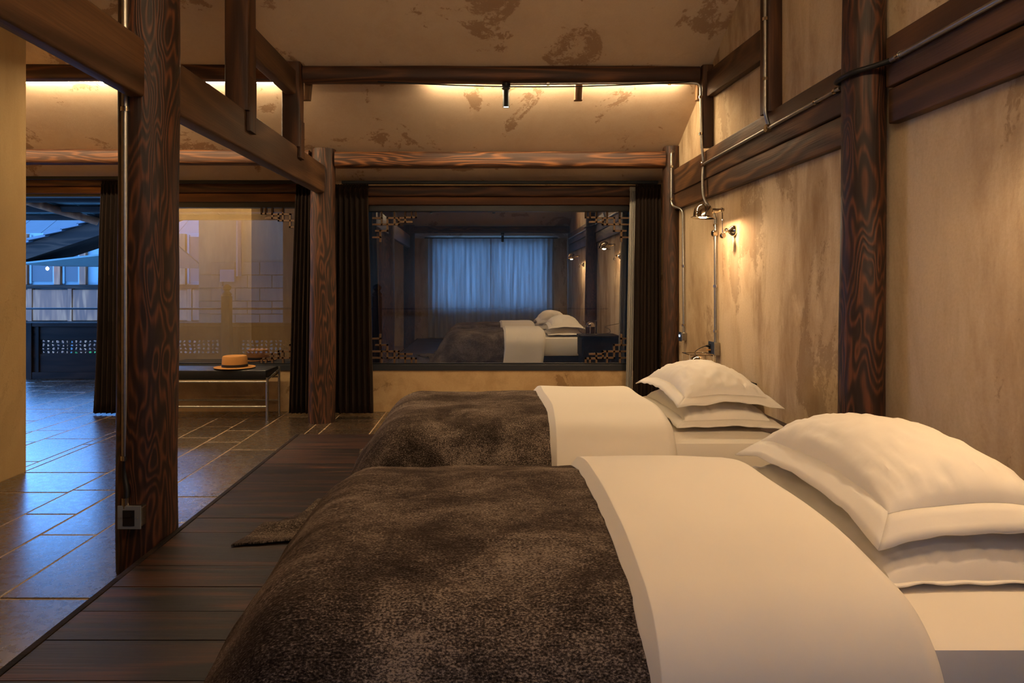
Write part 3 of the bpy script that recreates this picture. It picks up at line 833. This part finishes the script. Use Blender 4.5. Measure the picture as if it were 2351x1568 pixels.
# ------------------------------------------------------------------ beds
def drape_body(X, Y, off, b):
    """point on a body with rounded foot and sides, pushed out by off along its normal"""
    x0, y0, y1, zt, R = b['x0'], b['y0'], b['y1'], b['zt'], b['R']
    sx = max(0.0, x0 + R - X)
    sy = 0.0; sg = 0
    if Y < y0 + R: sy = y0 + R - Y; sg = -1
    elif Y > y1 - R: sy = Y - (y1 - R); sg = 1
    r = math.hypot(sx, sy)
    bxp = max(X, x0 + R); byp = min(max(Y, y0 + R), y1 - R)
    if r < 1e-9:
        return Vector((X, Y, zt + off))
    d = Vector((-sx/r, sg*sy/r, 0))
    # foot hangs further out than the sides
    wf = (sx/r)**2
    fl = b['flare_side']*(1 - wf) + b['flare_foot']*wf
    q = R*math.pi/2
    amax = math.atan2(1.0, fl)            # final slope angle from horizontal
    qa = R*amax
    if r <= qa:
        a = r/R; out = R*math.sin(a); drop = R*(1 - math.cos(a)); nrm = d*math.sin(a) + Vector((0, 0, 1))*math.cos(a)
    else:
        a = amax; e = r - qa
        out = R*math.sin(a) + e*math.cos(a); drop = R*(1 - math.cos(a)) + e*math.sin(a)
        nrm = d*math.sin(a) + Vector((0, 0, 1))*math.cos(a)
    p = Vector((bxp, byp, zt)) + d*out + Vector((0, 0, -drop)) + nrm*off
    hang = smoothstep(.12, .5, drop)
    tang = (byp if wf > .5 else bxp) + math.atan2(sy*sg, sx + 1e-6)*.35
    p += d*(b['fold']*hang*math.sin(tang*b['foldk'] + 1.3*noise.noise(Vector((tang*2, b['seed'], 0)))))
    zmin = b['zf'] + .004 + max(0.0, off)*0.06
    if p.z < zmin:
        ex = zmin - p.z
        p += d*ex*.85
        p.z = zmin + .006*(.5 + .5*noise.noise(Vector((p.x*9, p.y*9, b['seed'])))) + .062*max(0.0, math.sin(Y*17 + 1.5*noise.noise(Vector((X*4, Y*3, 2)))))**2*min(1, ex*9)*max(0.0, 1 - ex*3.2)
    return p

def puff(X, Y, b):
    v = (Y - b['y0'])/(b['y1'] - b['y0'])
    e = smoothstep(-.05, .30, v)*smoothstep(-.05, .30, 1 - v)
    n = noise.noise(Vector((X*2.3 + b['seed'], Y*2.0, .3)))*.6 + noise.noise(Vector((X*5.3, Y*4.1 + b['seed'], 1.3)))*.25
    ft = smoothstep(-.6, .1, X)
    return .070 + b['lift']*smoothstep(.2, .8, v) + .055*e*(.75 + .25*ft) + .018*n

def add_uv(o, uvs):
    me = o.data; ul = me.uv_layers.new(name='UVMap')
    for l in me.loops: ul.data[l.index].uv = uvs[l.vertex_index]

def make_bed(y0, y1, which, seed, tail):
    MX0, MX1 = -.43, 1.48
    lift = (.014, 0.0)[which]
    ZM = .568
    r = empty('bed', ((MX0+MX1)/2, (y0+y1)/2, PZ), ('nearer bed with white sheeted mattress on the timber platform', 'farther bed with white sheeted mattress by the wide window')[which], 'bed', 'twin beds')
    bx('bed_base', (MX0+.02, y0+.02, PZ + .003), (MX1-.02, y1-.02, PZ+.13), M_DARKX, r, .01)
    m = MB().box((MX0 + .05, y0, PZ+.131), (MX1, y1, ZM)).build('mattress', M_LINEN, r, bevel=.048, smooth=True)
    b = dict(x0=MX0 - .07, y0=y0, y1=y1, zt=ZM, R=.13, lift=lift, flare_side=.08, flare_foot=.72, fold=.014, foldk=9.0, zf=PZ, seed=seed)
    XL, XH = .335, .945
    lab = ('nearer', 'farther')[which]
    # --- duvet: a thick slab folded back over the throw
    rows = []
    side = .36
    ny = 90
    Ys = [y0 - side + (y1 - y0 + 2*side)*j/ny for j in range(ny+1)]
    prof = []
    prof += [(XL + .03, 'under')]
    for k in range(7):
        a = math.pi*(1 - k/6)/1.0
        prof.append((XL + .016 + .016*math.cos(a), ('roll', .5 - .5*math.cos(math.pi*k/6))))
    nx = 30
    for i in range(1, nx+1): prof.append((XL + .016 + (XH - .06 - XL - .016)*i/nx, 'top'))
    for k in range(1, 11): prof.append((None, math.pi*k/10))
    for P in prof:
        row = []
        for Y in Ys:
            wob = .016*noise.noise(Vector((Y*2.2, seed, 5))) - .055*((Y - (y0+y1)/2)/.62)**2*.4
            if P[0] is None:
                a = P[1]; t = puff(XH - .06, Y, b)
                X = XH - .06 + .06*math.sin(a) + wob
                off = t*(.5 + .5*math.cos(a)) + .003
            else:
                X = P[0] + wob*.6; t = puff(X, Y, b)
                if P[1] == 'top': off = t
                elif P[1] == 'under': off = t - .034
                else: off = t - .034 + .034*P[1][1]
            row.append(drape_body(X, Y, off, b))
        rows.append(row)
    d = MB().grid(rows).build('duvet', M_LINEN, smooth=True, subsurf=1)
    tag(d, 'thick white duvet folded back over the brown throw on the %s bed' % lab, 'duvet', 'white duvets')
    # --- throw
    rows = []; uvs = []
    oh = .80; so = .30
    nx = 70; ny = 80
    for i in range(nx+1):
        row = []
        for j in range(ny+1):
            v = j/ny
            so_ = so + .05*noise.noise(Vector((i*.12, seed, 4)))
            Y = y0 - so_ + (y1 - y0 + 2*so_)*v
            ohv = .53 + tail*smoothstep(.45, .0, v)*(1 + .35*noise.noise(Vector((v*9, seed, 1))))
            X = XL + .07 - (XL + .07 - (MX0 - ohv))*i/nx
            t = max(puff(X, Y, b) - .036, .048)
            fade = smoothstep(-.95, -.62, X)
            t = .02 + (t - .02)*fade
            wr = .006*noise.noise(Vector((X*6, Y*9, seed))) + .004*noise.noise(Vector((X*13, Y*15, seed)))
            wob = -.055*((Y - (y0+y1)/2)/.62)**2*.25 if i == 0 else 0
            row.append(drape_body(X + wob, Y, t + wr, b))
            uvs.append((X, Y))
        rows.append(row)
    th = MB().grid(rows).build('throw_blanket', M_THROW, smooth=True)
    add_uv(th, uvs)
    md = th.modifiers.new('thickness', 'SOLIDIFY'); md.thickness = .008; md.offset = 0
    tag(th, ('brown chenille throw spread over the foot of the nearer bed', 'brown chenille throw over the farther bed with a corner trailing on the planks')[which], 'throw', 'brown chenille throws')
    return r
make_bed(1.35, 2.58, 0, 3.0, .0)
make_bed(3.15, 4.40, 1, 8.0, .22)

# pillows
def pillow(cx, cy, cz, hx, hy, H, label, seed, droop=.05, rot=0.0, tilt=0.0, fl=.055, low=.38, box=.55, hang=.012):
    r = empty('pillow', (cx, cy, cz), label, 'pillow', 'white oxford pillows')
    n = 40
    def zmid(x, y):
        return -droop*((x/hx)**2*.45 + (y/hy)**2*.75) + .010*noise.noise(Vector((x*5, y*5, seed)))
    def prof(u, v):
        a = max(0.0, 1 - abs(u)**2.4); c = max(0.0, 1 - abs(v)**2.6)
        return (a**box)*(c**box)
    cr, sr = math.cos(rot), math.sin(rot)
    def W(x, y, z):
        z += tilt*x
        return (cx + x*cr - y*sr, cy + x*sr + y*cr, cz + z)
    top = []; bot = []
    for i in range(n+1):
        rt_, rb_ = [], []
        for j in range(n+1):
            u = math.sin((i/n - .5)*math.pi)*.6 + (i/n - .5)*2*.4; v = math.sin((j/n - .5)*math.pi)*.6 + (j/n - .5)*2*.4
            x = u*(hx - fl); y = v*(hy - fl)
            # corners are pulled in between the tips
            x *= 1 - .05*(1 - abs(v)**2)*abs(u)**3; y *= 1 - .04*(1 - abs(u)**2)*abs(v)**3
            p = prof(u, v)
            edge = 1 - p
            wr = (.010*noise.noise(Vector((u*7 + seed, v*7, 2))) + .011*noise.noise(Vector((v*16, seed, u*1.5)))*abs(u)**3 + .011*noise.noise(Vector((u*13, seed + 4, v*1.5)))*abs(v)**3)*min(1, p*2.2)
            zm = zmid(x, y)
            rt_.append(W(x, y, zm + H*.62*p + wr)); rb_.append(W(x, y, zm - H*low*p))
        top.append(rt_); bot.append(rb_)
    m = MB(); m.grid(top); m.grid(bot)
    m.build('cushion', M_LINEN2, r, origin=(cx, cy, cz), smooth=True)
    # flange: ring between the seam and the outer edge
    ring_in = []; ring_out = []
    K = 120
    for k in range(K):
        t = k/K*4; s = int(t); f = (t - s)*2 - 1
        u, v = ((f, -1), (1, f), (-f, 1), (-1, -f))[s]
        x = u*(hx - fl); y = v*(hy - fl)
        x *= 1 - .05*(1 - abs(v)**2)*abs(u)**3; y *= 1 - .04*(1 - abs(u)**2)*abs(v)**3
        ring_in.append((x*.985, y*.985))
        X = u*hx; Y = v*hy
        X *= 1 - .05*(1 - abs(v)**2)*abs(u)**3; Y *= 1 - .04*(1 - abs(u)**2)*abs(v)**3
        ring_out.append((X, Y))
    rows = []
    for s in (0, .35, .7, 1.0):
        row = []
        for k in range(K):
            x = ring_in[k][0]*(1-s) + ring_out[k][0]*s; y = ring_in[k][1]*(1-s) + ring_out[k][1]*s
            wv = .009*s*noise.noise(Vector((x*13, y*13, seed))) - hang*s
            row.append(W(x, y, zmid(x, y) + wv))
        row.append(row[0]); rows.append(row)
    MB().grid(rows).build('flange', M_LINEN2, r, origin=(cx, cy, cz), smooth=True, solid=.004)
    return r
pillow(1.25, 2.055, .587, .285, .472, .178, 'lower white pillow under the big pillow on the nearer bed', 1, .0, fl=.012, box=.36, hang=.0, low=.10)
pillow(1.255, 2.07, .787, .29, .455, .165, 'big plump white pillow on top of the stack on the nearer bed', 2, .07, low=.30, fl=.062, hang=.040)
pillow(1.255, 3.78, .630, .275, .45, .145, 'lower white pillow under another on the farther bed', 3, .012, box=.42, hang=.02)
pillow(1.255, 3.79, .782, .27, .45, .155, 'top white pillow of the stack on the farther bed', 4, .055, low=.42, hang=.025)

# ledge behind the bed heads
lg = empty('headboard_ledge', (1.7, 2.8, PZ), 'low dark wooden ledge running along the wall behind the mattresses', 'ledge')
bx('ledge_front', (1.52, .6, PZ + .003), (1.545, 4.46, .43), M_DARKX, lg, .003)
for y_a, y_b, x_b in ((.6, 1.4, XW-.003), (1.4, 2.2, XW-.003), (2.2, 3.02, XW-.003), (3.02, 3.24, 1.685), (3.24, 3.86, XW-.003), (3.86, 4.46, XW-.003)):
    bx('ledge_board', (1.51, y_a + .001, .431), (x_b, y_b - .001, .455), M_PLANK, lg, .003)

# nightstand and cage lamp
ns = empty('nightstand', (1.60, 4.76, PZ), 'dark wooden nightstand behind the farther bed pillows', 'nightstand')
bx('cabinet', (1.38, 4.55, PZ + .08), (1.86, 5.00, .62), M_DARKX, ns, .004)
bx('top', (1.36, 4.53, .621), (1.88, 5.02, .645), M_DARKX, ns, .004)
bx('drawer', (1.365, 4.57, .36), (1.379, 4.98, .60), M_DARKX, ns, .003)
for xx in (1.40, 1.82):
    for yq in (4.57, 4.95): bx('leg', (xx, yq, PZ+.002), (xx+.03, yq+.03, PZ+.079), M_DARKX, ns)
cgl = empty('cage_lamp', (1.53, 4.68, .646), 'small table lamp with chrome dome inside an open wire cube', 'lamp')
a = (1.445, 4.61); b = (1.61, 4.775); z0, z1 = .650, .832
for (xx, yq) in ((a[0], a[1]), (b[0], a[1]), (a[0], b[1]), (b[0], b[1])): MB().cyl((xx, yq, z0), (xx, yq, z1), .0035, n=8).build('cage_post', M_CHROME, cgl, smooth=True)
for zz in (z0, z1):
    for p, q in (((a[0],a[1]),(b[0],a[1])), ((b[0],a[1]),(b[0],b[1])), ((b[0],b[1]),(a[0],b[1])), ((a[0],b[1]),(a[0],a[1]))):
        MB().cyl((p[0], p[1], zz), (q[0], q[1], zz), .0035, n=8).build('cage_bar', M_CHROME, cgl, smooth=True)
MB().lathe([(0, .07), (.025, .066), (.048, .05), (.06, .02), (.062, 0)], (1.528, 4.692, .75)).build('dome', M_CHROME, cgl, smooth=True)
MB().cyl((1.528, 4.692, .652), (1.528, 4.692, .75), .008, n=12).build('stem', M_CHROME, cgl, smooth=True)
MB().lathe([(0, .012), (.05, .012), (.05, 0), (0, 0)], (1.528, 4.692, .647)).build('base', M_CHROME, cgl, smooth=True)
cord = [(XW-.064, cy+.02, .828), (XW-.10, cy+.01, .83), (1.74, 5.30, .815), (1.66, 5.20, .79), (1.66, 5.05, .765), (1.75, 4.92, .735), (1.79, 4.85, .68), (1.70, 4.80, .655), (1.57, 4.74, .655)]
cc = empty('power_cable', (1.66, 5.05, .65), 'thin black power cord looping from the socket to the cage lamp', 'cord')
MB().tube(bend(cord, .08, 5), .003, 8).build('cable', M_BLACK, cc, smooth=True)
MB().tube([(XW-.0635, cy+.02, .828), (XW-.095, cy+.012, .83)], [.012, .006], 10).build('plug', M_BLACK, cc, smooth=True)

# ------------------------------------------------------------------ bench and hat
bn = empty('bench', (-2.72, 6.70, 0), 'black padded bench with a slim steel frame beneath the narrow window', 'bench')
BX0, BX1, BY0, BY1 = -3.34, -2.09, 6.49, 6.87
MB().box((BX0-.01, BY0-.012, .395), (BX1-.01, BY1+.01, .492)).build('cushion', M_LEATHER, bn, bevel=.022, smooth=True)
for xx in (BX0, BX1):
    for yq in (BY0, BY1):
        MB().cyl((xx, yq, .0015), (xx, yq, .42 if yq == BY0 else .485), .0125, n=14).build('leg', M_STEEL, bn, smooth=True)
    MB().cyl((xx, BY0, .40), (xx, BY1, .455), .010, n=12).build('side_rail', M_STEEL, bn, smooth=True)
for yq, zz in ((BY0, .378), (BY1, .378), (BY0, .135), (BY1, .135)):
    MB().cyl((BX0, yq, zz), (BX1, yq, zz), .0095, n=12).build('rail', M_STEEL, bn, smooth=True)
ht = empty('hat', (-2.47, 6.66, .493), 'camel felt hat with a dark ribbon band lying on the bench', 'hat')
hc = (-2.47, 6.66, .497)
pr_ = []
MB().lathe([(0, .115), (.06, .118), (.095, .122), (.112, .118), (.119, .105), (.122, .06), (.125, .012), (.14, .004), (.17, -.001), (.198, .004), (.200, .008), (.17, .005), (.13, .010)], hc, n=48).build('felt', M_HAT, ht, smooth=True)
MB().lathe([(.1255, .008), (.1265, .01), (.1250, .038), (.1235, .038)], hc, n=48).build('ribbon', M_BAND, ht, smooth=True)

# ------------------------------------------------------------------ outside: corridor, railing, courtyard buildings
RY = 9.45
# corridor roof on dark rafters
cr = empty('corridor_roof', (-3, 8.3, 2.7), 'dark boarded corridor roof with rafters outside the windows', 'roof')
cr.name = 'corridor_roof'
bx('roof_deck', (-9, YB+.16, 2.86), (2.6, 9.62, 2.92), M_DARKX, cr)
for k in range(14):
    x = -8.6 + k*.85
    bx('rafter', (x, YB+.16, 2.72), (x+.09, 9.55, 2.86), M_DARKZ, cr)
bx('eave_beam', (-9, 9.40, 2.52), (2.6, 9.56, 2.715), M_DARKX, cr, .01)
# eave sloping down over the court
for k in range(17):
    x = -9.3 + k*.40
    MB().add([(x, 9.57, 2.66), (x+.385, 9.57, 2.66), (x+.385, 10.55, 2.43), (x, 10.55, 2.43), (x, 9.57, 2.69), (x+.385, 9.57, 2.69), (x+.385, 10.55, 2.46), (x, 10.55, 2.46)],
             [(0,3,2,1),(4,5,6,7),(0,1,5,4),(1,2,6,5),(2,3,7,6),(3,0,4,7)]).build('eave_board', M_SOFFIT, cr)
bx('eave_batten', (-9.3, 10.0, 2.44), (-2.5, 10.12, 2.525), M_DARKX, cr, .01)
bx('eave_batten', (-9.3, 10.40, 2.36), (-2.5, 10.5, 2.435), M_DARKX, cr, .01)
# strut under the eave
st = MB().tube([(-6.75, 9.66, 2.60), (-6.0, 10.4, 2.33)], .06, 14).build('eave_strut', M_EXTZ, smooth=True)
thing(st, 'round diagonal strut under the corridor eave seen through the doorway', 'strut')

def fretwork(x0, x1, z0, z1, parent, seed):
    rnd = random.Random(seed)
    nx = 17; nz = 4; T = .02
    V = {}
    for i in range(nx+1):
        for j in range(nz+1):
            jx = 0 if i in (0, nx) else rnd.uniform(-.3, .3); jz = 0 if j in (0, nz) else rnd.uniform(-.3, .3)
            V[i, j] = Vector(((x1-x0)*(i+jx)/nx, 0, (z1-z0)*(j+jz)/nz))
    m = MB()
    for i in range(nx):
        for j in range(nz):
            q = [V[i, j], V[i+1, j], V[i+1, j+1], V[i, j+1]]
            c = sum(q, Vector())/4
            # a rounded opening with eight sides inside each cell
            k = rnd.uniform(.50, .68)
            ring = []
            for a in range(4):
                e = (q[a] + q[(a+1) % 4])/2
                ring += [c + (q[a] - c)*k*.80, c + (e - c)*k*1.05]
            outer = []
            for a in range(4): outer += [q[a], (q[a] + q[(a+1) % 4])/2]
            pts = []
            for yy in (0, T): pts += [p + Vector((0, yy, 0)) for p in outer] + [p + Vector((0, yy, 0)) for p in ring]
            fs = []
            for a in range(8):
                b = (a+1) % 8
                fs += [(a, b, 8+b, 8+a), (16+a, 24+a, 24+b, 16+b), (8+a, 8+b, 24+b, 24+a)]
            m.add(pts, fs)
    me = bpy.data.meshes.new('fretwork'); me.from_pydata(m.v, [], m.f); me.materials.append(M_DARKX)
    o = bpy.data.objects.new('fretwork', me); _link(o, parent, (x0, RY, z0))
    return o
for k in range(-3, 1):
    px_ = -3.57 + 1.42*k
    lab = {-3: 'leftmost', -2: 'carved corridor railing panel seen through the open doorway', -1: 'carved corridor railing panel left of the newel behind the hat',
           0: 'carved corridor railing panel behind the narrow window right of the hat', 1: 'carved corridor railing panel behind the dark curtains', 2: 'carved corridor railing panel behind the middle of the wide window',
           3: 'carved corridor railing panel behind the right half of the wide window'}[k]
    if k == -3: continue
    r = empty('railing_panel', (px_ + .71, RY, 0), lab, 'railing', 'carved railing panels of the corridor')
    xa, xb = px_ + .045, px_ + 1.375
    f0, f1, fz0, fz1 = px_ + .15, px_ + 1.27, .355, .56
    bx('post', (px_ - .044, RY - .045, .002), (px_ + .044, RY + .045, .80), M_DARKZ, r, .006)
    bx('top_rail', (xa, RY - .04, .745), (xb, RY + .04, .80), M_DARKX, r, .006)
    bx('upper_board', (xa, RY - .012, fz1), (xb, RY + .012, .744), M_DARKX, r)
    bx('lower_board', (xa, RY - .012, .10), (xb, RY + .012, fz0), M_DARKX, r)
    bx('side_board', (xa, RY - .012, fz0), (f0, RY + .012, fz1), M_DARKZ, r)
    bx('side_board', (f1, RY - .012, fz0), (xb, RY + .012, fz1), M_DARKZ, r)
    bx('stile', (xa + .05, RY - .03, .10), (xa + .09, RY - .013, .744), M_DARKZ, r)
    bx('bottom_rail', (xa, RY - .04, .002), (xb, RY + .04, .099), M_DARKX, r, .006)
    fretwork(f0, f1, fz0, fz1, r, 80 + k)
hr = bx('handrail', (-8.0, RY - .03, .985), (1.8, RY + .02, 1.012), M_BLACK, bevel=.006)
thing(hr, 'slim black metal handrail above the carved railing panels', 'handrail')
for x, lab in ((-3.57, 'carved dark newel post behind the narrow window'), (-1.46, 'dark newel post with a lobed finial behind the wide window')):
    r = empty('newel_post', (x, RY - .12, 0), lab, 'post', 'newel posts of the corridor')
    bx('shaft', (x - .06, RY - .19, .002), (x + .06, RY - .07, 1.18), M_DARKZ, r, .01)
    MB().lathe([(0, 0), (.055, 0), (.07, .03), (.04, .06), (.035, .075), (.06, .10), (.062, .13), (.03, .16), (0, .17)], (x, RY - .13, 1.18), n=20).build('finial', M_DARKZ, r, smooth=True)

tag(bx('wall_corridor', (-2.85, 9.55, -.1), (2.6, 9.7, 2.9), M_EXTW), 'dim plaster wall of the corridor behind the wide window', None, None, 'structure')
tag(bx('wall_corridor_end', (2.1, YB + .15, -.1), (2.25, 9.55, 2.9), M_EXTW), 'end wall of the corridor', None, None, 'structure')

# plaster building closing the right side of the court
bb = empty('courtyard_house', (-1.5, 12.2, 0), 'dim plaster and block house wall beyond the corridor railing', 'building')
bx('wall', (-5.1, 12.0, -3.0), (5.0, 12.4, 5.5), M_HOUSE, bb)
bx('side_wall', (-5.1, 12.4, -3.0), (-4.8, 18.0, 5.5), M_HOUSE, bb)
for j in range(6):
    for i in range(4):
        x = -5.09 + i*.44 + (.22 if j % 2 else 0); z = .35 + j*.235
        bx('block', (x + .006, 11.965, z + .006), (x + .434, 12.0, z + .229), M_STONE, bb, .006)
MB().cyl((-4.35, 11.93, 1.5), (-4.35, 11.93, 4.5), .05, n=12).build('drain_pipe', M_BLACK, bb, smooth=True)
bx('meter_box', (-4.68, 11.90, 1.40), (-4.42, 11.999, 1.62), M_FRAME, bb, .01)

# timber house across the court
th_ = empty('timber_house', (-10.5, 17.3, -3), 'timber house with panelled balcony and pale windows across the court', 'building')
HY = 17.0
bx('wall', (-16, HY + .12, -3), (-5.25, HY + .4, 2.7), M_EXTPALE, th_)
for i in range(9):
    x = -14.6 + i*1.02
    bx('panel', (x + .06, HY, .45), (x + .96, HY + .06, 1.25), M_EXTZ, th_, .02)
    bx('panel_stile', (x - .055, HY - .02, .2), (x + .055, HY + .1, 1.34), M_EXTZ, th_, .01)
    bx('panel', (x + .06, HY, -.5), (x + .96, HY + .06, .34), M_EXTZ, th_, .02)
bx('rail', (-16, HY - .06, 1.27), (-5.3, HY + .1, 1.37), M_DARKX, th_, .01)
bx('rail', (-16, HY - .04, .35), (-5.3, HY + .1, .44), M_DARKX, th_, .01)
for i, x in enumerate((-11.7, -10.85, -10.2, -9.4, -8.55, -7.65, -6.9)):
    bx('window_post', (x - .08, HY - .01, 1.371), (x + .08, HY + .1, 2.68), M_EXTZ, th_, .01)
for i, (x0, x1) in enumerate(((-11.6, -10.95), (-10.75, -10.3), (-8.45, -7.75), (-7.55, -7.0))):
    w = empty('window', ((x0+x1)/2, HY + .1, 1.4), parent=th_)
    bx('pane', (x0 + .05, HY + .085, 1.46), (x1 - .05, HY + .1, 2.6), M_FRAME, w)
    bx('sash', (x0, HY + .06, 1.40), (x0 + .05, HY + .11, 2.65), M_EXTPALE, w)
    bx('sash', (x1 - .05, HY + .06, 1.40), (x1, HY + .11, 2.65), M_EXTPALE, w)
MB().lathe([(0, .05), (.03, .03), (.04, 0), (.03, -.03), (0, -.05)], (-11.0, HY - .15, 1.78), n=12).build('porch_light', M_FARLAMP, th_, smooth=True)

# tiled gable roof reaching in front of it
gr = empty('gable_roof', (-8.3, 14.4, 2.0), 'grey tiled roof edge with pale soffit in the court', 'roof')
GX0, GX1, GY = -9.7, -6.3, 13.9
def rake(x): return 2.03 + (x - GX0)*.33
def wedge(name, mat, P, t):
    MB().add(P + [(x, y, z + t) for x, y, z in P], [(0,3,2,1),(4,5,6,7),(0,1,5,4),(1,2,6,5),(2,3,7,6),(3,0,4,7)]).build(name, mat, gr)
wedge('barge_board', M_DARKX, [(GX0, GY, rake(GX0)-.2), (GX1, GY, rake(GX1)-.2), (GX1, GY+1.1, rake(GX1)-.2), (GX0, GY+1.1, rake(GX0)-.2)], .32)
zs_ = rake(GX0) - .25
wedge('soffit', M_SOFFIT, [(GX0+.05, GY-.05, zs_), (GX1, GY-.05, zs_+.36), (GX1, GY+1.2, zs_-.05), (GX0+.05, GY+1.2, zs_)], .035)
for row, (yy, dz) in enumerate(((GY-.12, .12), (GY+.35, .19), (GY+.8, .26))):
    for i in range(10):
        xa = GX0 - .07 + i*.345; xb = xa + .38
        za, zb = rake(xa) + dz + .035, rake(xb) + dz - .01
        wedge('roof_tile', M_ROOFT, [(xa, yy, za), (xb, yy, zb), (xb, yy+.55, zb+.05), (xa, yy+.55, za+.05)], .05)

dr_ = empty('sky_cover_roof', (-12, 23, -3), 'added distant blue grey boarded roof covering the bright sky behind the timber house', 'roof')  # roof added to hide the bright sky seen through the doorway
for i in range(22):
    x = -24 + i*.92
    MB().add([(x, 21.0, 2.2), (x+.9, 21.0, 2.2), (x+.9, 24.5, 4.35), (x, 24.5, 4.35), (x, 21.0, 2.3), (x+.9, 21.0, 2.3), (x+.9, 24.5, 4.45), (x, 24.5, 4.45)],
             [(0,3,2,1),(4,5,6,7),(0,1,5,4),(1,2,6,5),(2,3,7,6),(3,0,4,7)]).build('roof_board', M_FARROOF, dr_)
bx('wall', (-24, 21.5, -3), (-3.8, 24.5, 2.19), M_DARKX, dr_)

# shrub behind the railing
sh = empty('shrub', (-5.4, 10.3, -.6), 'green shrub glimpsed through the carved railing', 'shrub')
m = MB(); rl = random.Random(5)
for k in range(160):
    c = Vector((-5.5 + rl.gauss(0, .3), 10.4 + rl.gauss(0, .15), .15 + rl.gauss(0, .14)))
    a = rl.uniform(0, 6.28); L = .07
    d1 = Vector((math.cos(a), .3*math.sin(a), math.sin(a)))*L; d2 = Vector((-math.sin(a), .4, math.cos(a)))*L*.4
    m.add([c - d1, c + d2, c + d1, c - d2], [(0, 1, 2, 3)])
tag(m.build('leaves', M_LEAF, sh), None, None, None, 'stuff')
MB().tube([(-5.5, 10.4, -.6), (-5.5, 10.4, .1)], .015, 6).build('stem', M_DARKZ, sh)
tag(bx('ground', (-20, 9.65, -3.1), (8, 24, -3.0), M_STONE), 'paved courtyard ground far below the corridor', None, None, 'structure')
